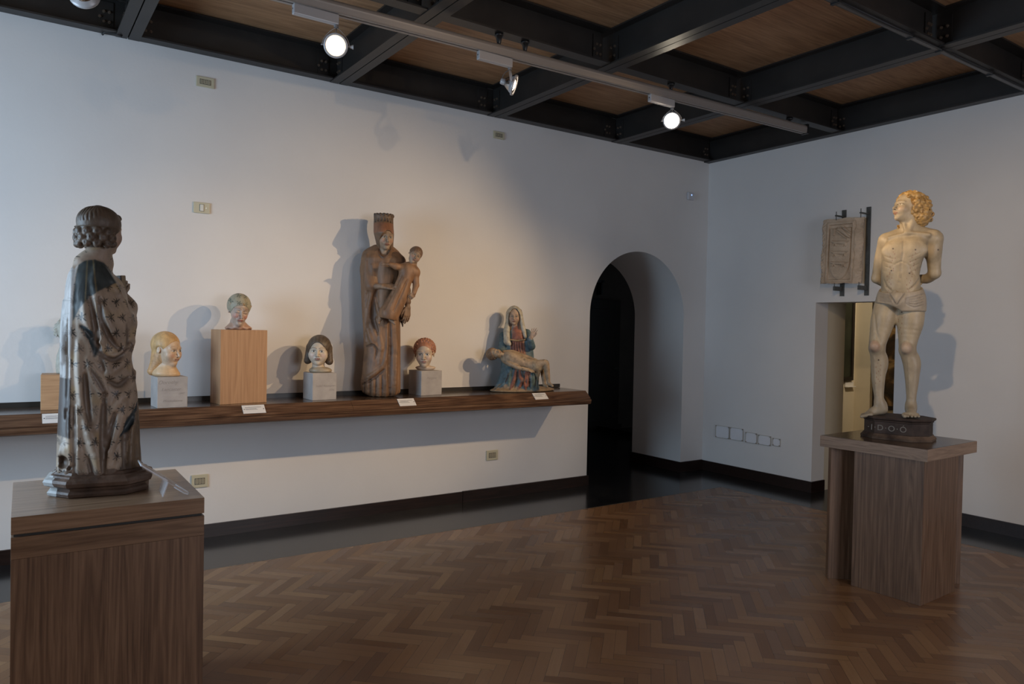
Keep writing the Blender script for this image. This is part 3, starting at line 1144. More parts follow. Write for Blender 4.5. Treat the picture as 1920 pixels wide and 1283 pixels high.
        me.vertices.add(len(V)); me.vertices.foreach_set('co', V.astype(np.float32).ravel())
        me.loops.add(Q.size); me.loops.foreach_set('vertex_index', Q.astype(np.int32).ravel())
        me.polygons.add(len(Q))
        me.polygons.foreach_set('loop_start', np.arange(0, Q.size, 4, dtype=np.int32))
        me.polygons.foreach_set('loop_total', np.full(len(Q), 4, np.int32))
        me.polygons.foreach_set('use_smooth', np.ones(len(Q), bool))
        at = me.color_attributes.new('Col', 'FLOAT_COLOR', 'POINT')
        at.data.foreach_set('color', np.concatenate([np.clip(col, 0, 1), np.ones((len(V), 1))], 1).astype(np.float32).ravel())
        me.update(calc_edges=True)
        me.validate()
        return me


def frame(yaw=0, pitch=0, roll=0):
    """rows: right, forward, up. yaw turns the face to screen right, pitch looks up, roll tips the crown to screen right"""
    y, p, r = R(yaw), R(pitch), R(roll)
    f = np.array([math.sin(y) * math.cos(p), -math.cos(y) * math.cos(p), math.sin(p)])
    x = np.array([math.cos(y), math.sin(y), 0.0])
    u = np.cross(f, x); u = -u if u[2] < 0 else u
    x2 = math.cos(r) * x - math.sin(r) * u
    u2 = math.sin(r) * x + math.cos(r) * u
    return np.array([x2, f, u2])


def wobble(V, f, seed=0):
    """cheap smooth noise in -1..1"""
    x, y, z = V[:, 0] * f, V[:, 1] * f, V[:, 2] * f
    s = seed * 1.7
    return (np.sin(x * 1.3 + 2.1 * np.sin(y * 0.9 + s) + s) + np.sin(y * 1.7 + 1.9 * np.sin(z * 1.1 + s)) + np.sin(z * 1.5 + 2.3 * np.sin(x * 0.8 - s) + 1)) / 3


class Head:
    """sculpted head; local axes scaled by the chin-to-crown height s"""
    def __init__(h, c, fr, s, skin, **o):
        h.c, h.fr, h.s, h.skin, h.o = np.array(c, float), fr, s, skin, o

    def P(h, x, y, z):
        return h.c + h.s * (x * h.fr[0] + y * h.fr[1] + z * h.fr[2])

    def E(h, v, c, r, k, col=None, cut=False):
        (v.cell if cut else v.ell)(h.P(*c), [q * h.s for q in r], k * h.s, col, h.fr)

    def K(h, v, a, b, ra, rb, k, col=None, cut=False):
        (v.ccap if cut else v.cap)(h.P(*a), h.P(*b), ra * h.s, rb * h.s, k * h.s, col)

    def sculpt(h, v):
        c = h.skin; w = h.o.get('wide', 1.0); fat = h.o.get('fat', 0.0)
        h.E(v, (0, -0.08, 0.13), (0.335 * w, 0.40, 0.36), 0.02, c)
        h.E(v, (0, 0.10, -0.06), (0.275 * w, 0.275, 0.36), 0.10, c)
        h.E(v, (0, 0.15, -0.28), ((0.19 + fat) * w, 0.20, 0.19), 0.10, c)
        h.E(v, (0, 0.29, -0.405), (0.085, 0.075, 0.07), 0.08, c)
        for s in (-1, 1):
            h.E(v, (s * 0.155 * w, 0.235, -0.14), (0.105 + fat, 0.11, 0.11 + fat), 0.10, c)
            h.K(v, (s * 0.06, 0.345, 0.075), (s * 0.19 * w, 0.28, 0.075), 0.035, 0.03, 0.07, c)
            h.E(v, (s * 0.135 * w, 0.405, -0.005), (0.095, 0.075, 0.052), 0.05, None, True)
            h.E(v, (s * 0.130 * w, 0.280, -0.008), (0.082, 0.078, 0.055), 0.012, c)
            if h.o.get('lids', False):
                h.K(v, (s * 0.07, 0.335, -0.03), (s * 0.19 * w, 0.305, -0.03), 0.020, 0.018, 0.02, c)
            else:
                h.K(v, (s * 0.065, 0.330, 0.022), (s * 0.19 * w, 0.300, 0.018), 0.014, 0.012, 0.015, c)
            if h.o.get('ears', True):
                h.E(v, (s * 0.335 * w, -0.03, -0.035), (0.028, 0.062, 0.10), 0.02, c)
                h.E(v, (s * 0.360 * w, -0.015, -0.02), (0.014, 0.032, 0.055), 0.015, None, True)
        nl = h.o.get('nose', 1.0)
        h.K(v, (0, 0.335, 0.05), (0, 0.335 + 0.115 * nl, -0.150), 0.032, 0.040, 0.035, c)
        for s in (-1, 1):
            h.E(v, (s * 0.043, 0.335 + 0.05 * nl, -0.165), (0.030, 0.042, 0.026), 0.02, c)
            h.E(v, (s * 0.022, 0.335 + 0.10 * nl, -0.192), (0.013, 0.018, 0.012), 0.008, None, True)
        h.E(v, (0, 0.345, -0.25), (0.11, 0.05, 0.06), 0.05, c)
        lip = h.o.get('lip', c)
        sm = h.o.get('smile', 0.0)
        for s in (-1, 1):
            h.K(v, (s * 0.010, 0.392, -0.245), (s * 0.082, 0.345, -0.258 + sm), 0.017, 0.008, 0.012, lip)
            h.K(v, (0, 0.385, -0.288), (s * 0.070, 0.345, -0.270 + sm), 0.020, 0.008, 0.012, lip)
        h.K(v, (-0.08, 0.372, -0.266 + sm * 0.9), (0, 0.412, -0.268), 0.006, 0.006, 0.006, None, True)
        h.K(v, (0.08, 0.372, -0.266 + sm * 0.9), (0, 0.412, -0.268), 0.006, 0.006, 0.006, None, True)
        h.E(v, (0, 0.375, -0.335), (0.07, 0.03, 0.02), 0.03, None, True)

    def paint(h):
        o = h.o

        def fn(V, col):
            L = (V - h.c) / h.s
            x = L @ h.fr[0]; y = L @ h.fr[1]; z = L @ h.fr[2]
            w = o.get('wide', 1.0)
            front = (y > 0.18) & (np.abs(x) < 0.33)

            def mixc(mask, c):
                m = np.clip(mask, 0, 1)[:, None] * front[:, None]
                return col * (1 - m) + np.array(c) * m
            ck = o.get('cheek', None)
            if ck is not None:
                for s in (-1, 1):
                    d = np.hypot((x - s * 0.17 * w) / 0.11, (z + 0.15) / 0.09)
                    col = mixc(0.75 * np.clip(1.2 - d, 0, 1), ck)
            if 'lip' in o:
                d = np.hypot(x / 0.085, (z + 0.268 - o.get('smile', 0) * (x / 0.08) ** 2) / 0.034)
                col = mixc((1.15 - d) * 6 * (y > 0.32), o['lip'])
                d = np.abs(z + 0.268 - o.get('smile', 0) * (x / 0.08) ** 2)
                col = mixc((0.011 - d) * 120 * (np.abs(x) < 0.085) * (y > 0.3), np.array(o['lip']) * 0.4)
            br = o.get('brow', None)
            if br is not None:
                for s in (-1, 1):
                    u = (x * s - 0.135 * w)
                    d = np.abs(z - (0.105 - 2.4 * u * u))
                    col = mixc((0.013 - d) * 120 * (np.abs(u) < 0.10), br)
            ey = o.get('eye', None)
            if ey is not None:
                for s in (-1, 1):
                    u = x * s - 0.130 * w; zz = z + 0.012
                    if o.get('lids', False):
                        d = np.abs(zz + 0.030 - 3.0 * u * u + 0.004)
                        col = mixc((0.010 - d) * 150 * (np.abs(u) < 0.075), ey)
                        continue
                    lim = 0.036 - 5.0 * u * u
                    col = mixc((lim - np.abs(zz)) * 90, o.get('white', (0.62, 0.58, 0.52)))
                    r = np.hypot(u - s * o.get('gaze', 0.0), zz - 0.002)
                    col = mixc((0.032 - r) * 120 * (np.abs(zz) < lim + 0.004), ey)
                    d = np.abs(zz - lim)
                    col = mixc((0.010 - d) * 140 * (np.abs(u) < 0.088), np.array(ey) * 0.7)
            return col
        return fn


def hand(v, wrist, d, nrm, L, curl=0.5, thumb=1, col=(0.4, 0.3, 0.2), spread=0.35, fist=False, k=0.004):
    """palm and five unequal fingers; d wrist-to-knuckle direction, nrm the back of the hand, L hand length"""
    d = np.array(d, float); d /= np.linalg.norm(d)
    nrm = np.array(nrm, float); nrm -= d * (nrm @ d); nrm /= np.linalg.norm(nrm)
    sd = np.cross(d, nrm) * thumb           # thumb side
    w = np.array(wrist, float)
    pl = L * 0.50
    for i, o in enumerate((0.15, 0.05, -0.05, -0.15)):
        base = w + d * pl * (0.97 - 0.05 * abs(i - 1)) + sd * o * L * 1.18
        v.cap(w + sd * o * L * 0.5 + d * L * 0.04, base, L * 0.085, L * 0.065, k + 0.004, col)
    lens = [0.42, 0.48, 0.45, 0.35]
    for i, o in enumerate((0.15, 0.05, -0.05, -0.15)):
        p = w + d * pl * (0.97 - 0.05 * abs(i - 1)) + sd * o * L * 1.18
        ang = (curl[i] if isinstance(curl, (list, tuple)) else curl)
        a = 0.35 * ang
        fl = lens[i] * L
        dirx = d + sd * o * spread * 2
        r = L * 0.052
        for j, seg in enumerate((0.45, 0.32, 0.23)):
            dd = dirx * math.cos(a) - nrm * math.sin(a)
            dd /= np.linalg.norm(dd)
            q = p + dd * fl * seg
            v.cap(p, q, r, r * 0.88, k * 0.6, col)
            p = q; r *= 0.88
            a += ang * (1.15 if j == 0 else 0.85)
    p = w + sd * L * 0.13 + d * L * 0.10
    v.cap(p, p + (d * 0.20 + sd * 0.13 - nrm * 0.05) * L, L * 0.08, L * 0.058, k, col)
    p2 = p + (d * 0.20 + sd * 0.13 - nrm * 0.05) * L
    cc = curl[0] if isinstance(curl, (list, tuple)) else curl
    q = p2 + (d * 0.16 + sd * (0.06 - 0.08 * cc) - nrm * 0.08 * cc) * L
    v.cap(p2, q, L * 0.055, L * 0.05, k, col)
    v.cap(q, q + (d * 0.13 - sd * 0.08 * cc - nrm * 0.06 * cc) * L, L * 0.05, L * 0.042, k, col)


def spiral(n):
    g = math.pi * (3 - math.sqrt(5))
    for i in range(n):
        z = 1 - 2 * (i + 0.5) / n
        r = math.sqrt(1 - z * z)
        yield (r * math.cos(g * i), r * math.sin(g * i), z)

# ------------------------------------------------------------------ paintings and fittings next door
t = thing('dark_door', 'very dark brown door in the unlit lobby behind the arch', 'door', (1.0, 3.196, 0.0))
bm = BM()
box(bm, (-0.45, -0.05, 0), (0.55, 0.0, 2.15), 0.004)
obj('door_leaf', bm, MAT['dark_door'], t)
bm = BM()
for a, b in ((0.15, 0.95), (1.1, 2.0)):
    box(bm, (-0.33, -0.062, a), (0.43, -0.048, b), 0.006)
obj('panel', bm, MAT['dark_door'], t)
bm = BM()
tube(bm, [(0.46, -0.05, 1.02), (0.46, -0.10, 1.02), (0.36, -0.10, 1.02)], 0.009, 8)
obj('handle', bm, MAT['iron'], t, True)
t = thing('wall_bracket', 'dark iron bracket high in the unlit lobby behind the arch', 'bracket', (0.98, 3.18, 2.36))
bm = BM()
box(bm, (-0.22, -0.10, 0.06), (0.14, -0.06, 0.10)); box(bm, (0.08, -0.10, -0.14), (0.11, 0.02, 0.10)); box(bm, (-0.22, -0.09, 0.07), (-0.19, 0.02, 0.10))
obj('bracket_arm', bm, MAT['black'], t)
bm = BM()
box(bm, (1.66, 3.18, 0), (1.1, 3.2, 0.08)); box(bm, (1.085, 0.85, 0), (1.1, 3.2, 0.08))
obj('baseboard_lobby', bm, MAT['skirt'], kind='structure')

m = simple('old_painting', (0.02, 0.018, 0.012), 0.5)
tc = m.n('ShaderNodeTexCoord')
nz = m.n('ShaderNodeTexNoise', Scale=3.2, Detail=5.0, Distortion=1.2)
m.l(tc, 'Object', nz, 'Vector')
rp = m.ramp([(0.40, (0.010, 0.008, 0.006)), (0.52, (0.045, 0.025, 0.012)), (0.62, (0.20, 0.12, 0.045)), (0.75, (0.28, 0.19, 0.09))])
m.l(nz, 'Fac', rp, 'Fac'); m.l(rp, 'Color', m.b, 'Base Color')
MAT['painting'] = m.m
MAT['painting_dark'] = mottled('dark_green_painting', (0.012, 0.014, 0.009), (0.03, 0.034, 0.02), 4, 0.45)


def painting(label, loc, rz, w, h, mat):
    t = thing('painting', label, 'painting', loc, rz)
    bm = BM()
    for a, b in (((-w / 2, 0), (-w / 2 + 0.05, h)), ((w / 2 - 0.05, 0), (w / 2, h)), ((-w / 2 + 0.05, 0), (w / 2 - 0.05, 0.05)), ((-w / 2 + 0.05, h - 0.05), (w / 2 - 0.05, h))):
        box(bm, (a[0], -0.045, a[1]), (b[0], 0, b[1]), 0.006)
    obj('frame', bm, MAT['dark_door'], t)
    bm = BM()
    box(bm, (-w / 2 + 0.045, -0.030, 0.045), (w / 2 - 0.045, -0.004, h - 0.045))
    obj('canvas', bm, mat, t)
    return t


painting('dark painting seen edge-on inside the doorway', (1.80, -0.402, 1.04), 0, 1.3, 1.6, MAT['painting_dark'])
painting('dark painting with a golden figure seen behind the statue legs', (2.548, -1.20, 0.69), -math.pi / 2, 1.05, 1.75, MAT['painting'])
t = thing('label_plate', 'small white label under the edge-on painting inside the doorway', 'label plate', (2.42, -0.405, 0.98))
bm = BM(); box(bm, (-0.11, -0.05, -0.03), (0.08, 0.0, -0.02)); box(bm, (-0.11, -0.012, -0.02), (0.08, 0.0, 0.04))
obj('card', bm, MAT['card'], t)
spot('spot_next_room', (1.3, -2.2, 3.0), (2.5, -0.5, 2.0), 130, 90, 0.8, 0.03, (1.0, 0.82, 0.58))

# ------------------------------------------------------------------ long display shelf
SH = 1.055
XE = -2.235
t = thing('display_shelf', 'long walnut wall shelf carrying the carved heads and figures', 'shelf', (0, 0, 0))
bm = BM()
box(bm, (X0, -0.455, SH - 0.03), (XE, 0.0, SH))
obj('top', bm, MAT['shelf_top'], t)
bm = BM()
for a, b in ((X0, -4.66), (-4.658, XE)):
    extrude_profile(bm, [(-0.4555, SH), (-0.4555, SH - 0.05), (-0.53, SH - 0.074), (-0.532, SH - 0.068)], a, b)
obj('front_slope', bm, MAT['shelf_bevel'], t)
bm = BM()
extrude_profile(bm, [(-0.522, SH - 0.074), (-0.541, SH - 0.078), (-0.545, SH - 0.084), (-0.538, SH - 0.118), (-0.524, SH - 0.126), (-0.05, SH - 0.126), (-0.05, SH - 0.074)], X0, XE)
obj('lower_moulding', bm, MAT['shelf_bevel'], t)
bm = BM()
box(bm, (X0, -0.012, SH), (XE + 0.03, 0.0, SH + 0.034))
obj('trim_2', bm, simple('bronze_strip', (0.03, 0.025, 0.02), 0.3).m, kind='structure')


def text_mesh(body, size, mat, parent, loc, rot=(math.pi / 2, 0, 0), depth=0.0008, shear=0.0, space=1.0, name='lettering'):
    c = bpy.data.curves.new('lettering', 'FONT')
    c.body = body; c.size = size; c.extrude = depth; c.shear = shear; c.space_character = space
    c.align_x = 'CENTER'
    o = bpy.data.objects.new('tmp', c)
    COL.objects.link(o)
    bpy.context.view_layer.update()
    me = bpy.data.meshes.new_from_object(o.evaluated_get(bpy.context.evaluated_depsgraph_get()))
    bpy.data.objects.remove(o)
    me.name = name
    me.materials.clear(); me.materials.append(mat)
    r = bpy.data.objects.new(name, me)
    COL.objects.link(r)
    r.parent = parent; r.location = loc; r.rotation_euler = rot
    return r


# cards lying on the sloping front
sl_ang = math.atan2(0.068, 0.077)
for x, w, lab in ((-6.64, 0.15, 'white label card on the shelf front behind the large carved figure'),
                  (-5.415, 0.160, 'white label card on the shelf front below the tall wooden block'),
                  (-4.185, 0.150, 'white label card on the shelf front below the crowned figure'),
                  (-2.815, 0.150, 'white label card on the shelf front below the mourning group')):
    t = thing('label_card', lab, 'label', (x, -0.492, SH - 0.0315), 0, 'white label cards along the shelf front')
    t.rotation_euler = (sl_ang, 0, 0)
    bm = BM()
    box(bm, (-w / 2, -0.040, 0.001), (w / 2, 0.040, 0.004))
    obj('card', bm, MAT['card'], t)
    bm = BM()
    for k, (zz, ww) in enumerate(((0.018, 0.8), (0.006, 0.55), (-0.004, 0.6))):
        box(bm, (-w * 0.38, zz - 0.0014, 0.0038), (-w * 0.38 + w * ww * 0.9, zz + 0.0014, 0.0046))
    obj('printed_lines', bm, MAT['ink'], t)
    for s in (-1, 1):
        bm = BM()
        cyl(bm, (s * w * 0.43, 0, 0.003), (s * w * 0.43, 0, 0.006), 0.003, seg=10)
        obj('pin', bm, MAT['black'], t)


def block(name, label, cx, cy, w, d, h, rz, mat, z=SH, group=None):
    t = thing(name, label, 'display block', (cx, cy, z), rz, group)
    bm = BM()
    box(bm, (-w / 2, -d / 2, 0), (w / 2, d / 2, h), 0.0025)
    obj('block_body', bm, mat, t)
    return t


block('wooden_block', 'small pale beech block at the far left of the shelf', -6.60, -0.17, 0.22, 0.20, 0.232, R(-4), MAT['beech_x'])
b2 = block('stone_block', 'grey stone block under the blond child head', -5.957, -0.335, 0.195, 0.20, 0.213, R(3), MAT['stone'], group='grey stone plinth blocks')
b3 = block('wooden_block', 'tall reddish beech block under the capped head', -5.463, -0.255, 0.352, 0.19, 0.545, R(8), MAT['beech'])
b4 = block('stone_block', 'grey stone block under the dark-haired head', -4.830, -0.235, 0.198, 0.20, 0.213, R(2), MAT['stone'], group='grey stone plinth blocks')
b5 = block('stone_block', 'grey stone block under the red-haired head', -3.860, -0.195, 0.216, 0.20, 0.213, R(6), MAT['stone'], group='grey stone plinth blocks')
MAT['graphite'] = simple('pencil_grey', (0.30, 0.28, 0.27), 0.8).m
for body, sz, xx, zz, par in (('Dorothy', 0.036, -0.030, 0.165, b2), ('Lancaster', 0.032, -0.010, 0.118, b2), ('1997', 0.020, 0.055, 0.090, b2), ('Monteleone', 0.026, 0.0, 0.040, b2),
                              ('Isabel Rappaport', 0.024, 0.008, 0.105, b4), ('1976', 0.024, 0.055, 0.070, b4), ('Margaret', 0.028, 0.0, 0.140, b5)):
    text_mesh(body, sz, MAT['graphite'], par, (xx, -0.1003, zz), shear=0.35, depth=0.0003, name='inscription')

# ------------------------------------------------------------------ pedestals
t = thing('pedestal', 'walnut box pedestal at the left front under the patterned robe figure', 'pedestal', (-6.565, -2.512, 0), R(-1))
w, d = 0.640, 0.675
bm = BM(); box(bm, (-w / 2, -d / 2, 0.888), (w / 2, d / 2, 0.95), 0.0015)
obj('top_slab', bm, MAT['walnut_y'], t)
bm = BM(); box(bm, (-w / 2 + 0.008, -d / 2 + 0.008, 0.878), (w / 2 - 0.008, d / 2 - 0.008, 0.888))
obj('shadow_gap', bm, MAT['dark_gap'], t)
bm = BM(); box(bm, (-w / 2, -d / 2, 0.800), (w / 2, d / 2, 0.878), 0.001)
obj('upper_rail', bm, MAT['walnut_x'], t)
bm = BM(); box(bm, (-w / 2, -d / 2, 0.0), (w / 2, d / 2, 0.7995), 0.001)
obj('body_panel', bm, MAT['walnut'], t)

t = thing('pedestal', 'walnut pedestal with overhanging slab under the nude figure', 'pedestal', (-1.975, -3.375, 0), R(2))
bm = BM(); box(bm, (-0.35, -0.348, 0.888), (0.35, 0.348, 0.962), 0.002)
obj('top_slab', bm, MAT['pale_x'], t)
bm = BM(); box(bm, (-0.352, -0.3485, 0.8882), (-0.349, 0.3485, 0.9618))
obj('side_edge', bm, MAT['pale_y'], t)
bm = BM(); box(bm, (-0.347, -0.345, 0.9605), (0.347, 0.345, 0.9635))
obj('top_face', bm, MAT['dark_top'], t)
bm = BM(); box(bm, (-0.335, -0.325, 0), (0.135, 0.115, 0.888), 0.0015)
obj('front_column', bm, MAT['walnut'], t)
bm = BM()
a_, b_ = Vector((-0.34, 0.275, 0)), Vector((0.31, -0.285, 0))
dr = (b_ - a_); ln = dr.length
mm = Matrix.Translation((a_ + b_) / 2) @ Matrix.Rotation(math.atan2(dr.y, dr.x), 4, 'Z')
box(bm, (-ln / 2, 0.0, 0), (ln / 2, 0.045, 0.888), 0.001, mm)
obj('diagonal_panel', bm, MAT['walnut'], t)

# ------------------------------------------------------------------ acrylic caption stand on the front pedestal
t = thing('caption_stand', 'clear acrylic caption stand lying on the front pedestal', 'caption stand', (-6.30, -2.78, 0.951), R(-3))
def sheet(bm, a, b, th, y0, y1):
    (x0, z0), (x1, z1) = a, b
    dx, dz = x1 - x0, z1 - z0
    l = math.hypot(dx, dz); nx, nz = -dz / l * th, dx / l * th
    extr = [(x0, z0), (x1, z1), (x1 + nx, z1 + nz), (x0 + nx, z0 + nz)]
    a_ = [bm.verts.new((x, y0, z)) for x, z in extr]; b_ = [bm.verts.new((x, y1, z)) for x, z in extr]
    for k in range(4): bm.faces.new((a_[k], a_[(k + 1) % 4], b_[(k + 1) % 4], b_[k]))
    bm.faces.new(a_[::-1]); bm.faces.new(b_)
bm = BM(); sheet(bm, (-0.004, 0.004), (-0.168, 0.128), -0.004, 0.0, 0.14)
obj('sloping_sheet', bm, MAT['acrylic'], t)
bm = BM(); sheet(bm, (-0.070, 0.056), (-0.088, 0.001), -0.004, 0.0, 0.14)
obj('rear_foot', bm, MAT['acrylic'], t)
bm = BM()
tube(bm, [(-0.045, 0, 0.047), (0.0, 0, 0.014), (0.006, 0, 0.006), (0.0, 0, 0.003), (-0.012, 0, 0.008), (-0.050, 0, 0.037)], 0.0022, 6)
obj('front_lip', bm, MAT['acrylic_edge'], t, True)
bm = BM(); sheet(bm, (-0.075, 0.062), (-0.168, 0.130), -0.005, -0.001, 0.003)
sheet(bm, (-0.072, 0.056), (-0.090, 0.001), -0.004, -0.001, 0.003)
sheet(bm, (-0.168, 0.128), (-0.171, 0.130), -0.005, 0.0, 0.14)
obj('sheet_edge', bm, MAT['acrylic_edge'], t)
bm = BM(); sheet(bm, (-0.10, 0.083), (-0.160, 0.124), 0.001, 0.015, 0.125)
obj('caption_card', bm, MAT['card'], t)

# ------------------------------------------------------------------ stone relief held by iron brackets on the right wall
MAT['relief'] = mottled('weathered_stone', (0.42, 0.33, 0.245), (0.56, 0.45, 0.345), 7, 0.85, 0.35, 55, 0, 0.2)


def relief():
    w, h, T = 0.40, 0.64, 0.085
    nx, nz = 161, 257
    X = np.linspace(-w / 2, w / 2, nx)[:, None] * np.ones((1, nz)); Z = np.linspace(-h / 2, h / 2, nz)[None, :] * np.ones((nx, 1))
    D = np.zeros((nx, nz))
    fr = np.maximum(np.abs(X + 0.012) - 0.125, np.abs(Z + 0.01) - 0.275)
    D -= 0.016 * np.clip(-fr / 0.006, 0, 1)
    D -= 0.006 * np.clip((0.005 - np.abs(fr - 0.022)) / 0.003, 0, 1)
    # shield
    zz = (Z + 0.27) / 0.50
    half = 0.112 * np.where(zz > 0.42, 1.0, np.sqrt(np.clip(1 - ((0.42 - zz) / 0.44) ** 2, 0, 1)))
    sh = np.abs(X + 0.012) - half
    inside = np.clip(-sh / 0.005, 0, 1) * np.clip((0.23 - Z) / 0.01, 0, 1)
    D += 0.014 * inside
    # three striding beasts and a top plume
    def cap2(x0, z0, x1, z1, r0, r1, a):
        dx, dz = x1 - x0, z1 - z0
        t = np.clip(((X - x0) * dx + (Z - z0) * dz) / (dx * dx + dz * dz), 0, 1)
        d = np.hypot(X - x0 - t * dx, Z - z0 - t * dz) - (r0 + (r1 - r0) * t)
        return a * np.clip(-d / 0.006 + 0.4, 0, 1)
    B = np.zeros_like(D)
    for cz in (0.075, -0.025, -0.13):
        for q in ((-0.06, cz + 0.012, 0.045, cz + 0.004, 0.014, 0.016), (-0.06, cz + 0.012, -0.09, cz + 0.022, 0.012, 0.009), (0.045, cz + 0.004, 0.085, cz + 0.018, 0.008, 0.003),
                  (0.045, cz, 0.055, cz - 0.028, 0.007, 0.004), (0.035, cz, 0.030, cz - 0.028, 0.006, 0.004), (-0.055, cz, -0.045, cz - 0.024, 0.006, 0.004), (-0.065, cz, -0.072, cz - 0.024, 0.006, 0.004)):
            B = np.maximum(B, cap2(*q, 0.011))
    for q in ((-0.06, 0.235, -0.075, 0.16, 0.004, 0.006), (-0.02, 0.22, 0.09, 0.13, 0.020, 0.010), (0.0, 0.245, 0.10, 0.17, 0.012, 0.006), (-0.03, 0.19, 0.06, 0.12, 0.010, 0.006)):
        B = np.maximum(B, cap2(*q, 0.012))
    D += B
    rnd = np.random.RandomState(5)
    edge = np.clip((np.abs(X) - (w / 2 - 0.035)) / 0.035, 0, 1)
    nse = 0.004 * np.sin(X * 90 + 3 * np.sin(Z * 60)) * np.sin(Z * 70 + 2 * np.sin(X * 50))
    D *= 1.7
    D += nse * (0.25 + edge * 1.5) + rnd.normal(0, 0.0006, D.shape)
    # broken right-hand margin
    D -= 0.05 * np.clip((X - 0.135 - 0.02 * np.sin(Z * 18) - 0.012 * np.sin(Z * 47)) / 0.06, 0, 1)
    bm = BM()
    V = [[bm.verts.new((X[i, j] + 0.006 * math.sin(Z[i, j] * 21) * (abs(X[i, j]) > w / 2 - 0.004), -T - D[i, j], Z[i, j] + 0.004 * math.sin(X[i, j] * 33) * (abs(Z[i, j]) > h / 2 - 0.004))) for j in range(nz)] for i in range(nx)]
    for i in range(nx - 1):
        for j in range(nz - 1):
            bm.faces.new((V[i][j], V[i + 1][j], V[i + 1][j + 1], V[i][j + 1]))
    ring = [V[i][0] for i in range(nx)] + [V[nx - 1][j] for j in range(1, nz)] + [V[i][nz - 1] for i in range(nx - 2, -1, -1)] + [V[0][j] for j in range(nz - 2, 0, -1)]
    bk = [bm.verts.new((v.co.x * 0.97, -0.012, v.co.z * 0.985)) for v in ring]
    for k in range(len(ring)):
        k2 = (k + 1) % len(ring)
        bm.faces.new((ring[k], bk[k], bk[k2], ring[k2]))
    bm.faces.new(bk)
    return bm


t = thing('stone_relief', 'weathered carved stone relief with shield and beasts on the right wall', 'relief', (-0.045, -1.79, 2.475), -math.pi / 2)
t.rotation_euler = (0, 0, -math.pi / 2)
o = obj('carved_slab', relief(), MAT['relief'], t, True)
o.rotation_euler = (0, R(1.2), 0)
for i, (yy, lab) in enumerate(((-1.745, 'left flat iron wall bracket carrying the stone relief'), (-2.0, 'right flat iron wall bracket carrying the stone relief'))):
    t = thing('wall_bracket', lab, 'bracket', (0, yy, 2.45), -math.pi / 2, 'iron brackets of the stone relief')
    bm = BM(); box(bm, (-0.022, -0.010, -0.415), (0.022, 0.0, 0.445))
    obj('upright_bar', bm, MAT['iron'], t)
    for zt, s in ((0.375, 1), (-0.335, -1)):
        bm = BM()
        box(bm, (-0.010, -0.150, zt - 0.006 if s > 0 else zt - 0.03), (0.010, -0.008, zt + 0.006 if s > 0 else zt + 0.012))
        cyl(bm, (0, -0.143, zt - s * 0.045), (0, -0.143, zt + 0.02 * s + 0.02), 0.004)
        obj('hook_arm', bm, MAT['iron'], t)

# ------------------------------------------------------------------ spotlights on the track
spotlight(-6.60, (0.3, 1.0, -0.3), 'partly seen unlit track spotlight at the upper left edge', False, -1, 0, 0.13)
spotlight(-5.29, (-0.42, -1.0, -0.42), 'lit track spotlight at upper left facing the viewer', True, -1, 25, hang=0.112)
spotlight(-4.035, (2.055, -1.69, -0.86), 'track spotlight in the middle turned away to the right', True, -1, 230, hang=0.10, cone=19)
spotlight(-2.43, (-1.0, -0.86, -0.42), 'blazing track spotlight near the room corner', True, -1, 45, hang=0.095, bulb_r=1.55)

# ================================================================== carved heads on the shelf
PAINT = painted('painted_carving', 0.42, 0.35, 22.0, 1.0, 0.15, 60.0, 0.6)
HAIRM = painted('carved_hair', 0.5, 0.5, 40.0, 3.0, 0.5, 90.0, 0.5)
SK_ = (0.60, 0.47, 0.37)


def figure(name, label, cat, loc, rot):
    return thing(name, label, cat, loc, rot)


# --- blond child head, turned to the right
t = figure('carved_head', 'carved blond child head turned to the right on a grey stone block', 'carved head', (-5.957, -0.335, 1.268), -0.1684)
fr = frame(50, -6, 2)
h = Head((-0.013, -0.000, 0.189), fr, 0.232, (0.58, 0.42, 0.29), lip=(0.46, 0.25, 0.18), brow=(0.40, 0.27, 0.17), eye=(0.10, 0.07, 0.05), cheek=(0.66, 0.38, 0.28), fat=0.035, wide=1.02, smile=0.006, ears=True)
v = Vol((-0.17, -0.17, -0.03), (0.17, 0.17, 0.34), 0.0024)
h.sculpt(v)
NK = (0.62, 0.42, 0.24)
h.K(v, (0, -0.08, -0.28), (0, -0.12, -0.60), 0.185, 0.19, 0.06, NK)
v.cap((-0.03, 0.02, 0.13), (-0.105, 0.02, 0.035), 0.055, 0.022, 0.04, NK)
v.loft([(0.000, -0.012, 0, 0.080, 0.060), (0.018, -0.018, 0, 0.090, 0.066), (0.040, -0.02, 0, 0.078, 0.058), (0.075, -0.012, 0, 0.050, 0.046)], 0.03, NK)
v.floor(0.001)
obj('face', v.mesh('face', [h.paint()]), PAINT, t)
v = Vol((-0.17, -0.17, 0.0), (0.17, 0.17, 0.36), 0.0024)
HB = (0.60, 0.37, 0.16)
h.E(v, (0, -0.10, 0.14), (0.375, 0.43, 0.395), 0.02, HB)
h.K(v, (0, -0.24, 0.0), (0, -0.25, -0.25), 0.22, 0.20, 0.08, HB)
v.cap((-0.055, 0.015, 0.12), (-0.110, 0.015, 0.035), 0.062, 0.030, 0.04, (0.58, 0.33, 0.15))
h.E(v, (0, 0.36, -0.14), (0.36, 0.30, 0.42), 0.05, None, True)
h.E(v, (0, 0.52, 0.06), (0.34, 0.26, 0.22), 0.04, None, True)
for s in (-1, 1): h.E(v, (s * 0.38, 0.0, -0.05), (0.10, 0.12, 0.14), 0.03, None, True)
h.K(v, (-0.3, -0.02, 0.42), (0.3, -0.02, 0.42), 0.008, 0.008, 0.01, None, True)


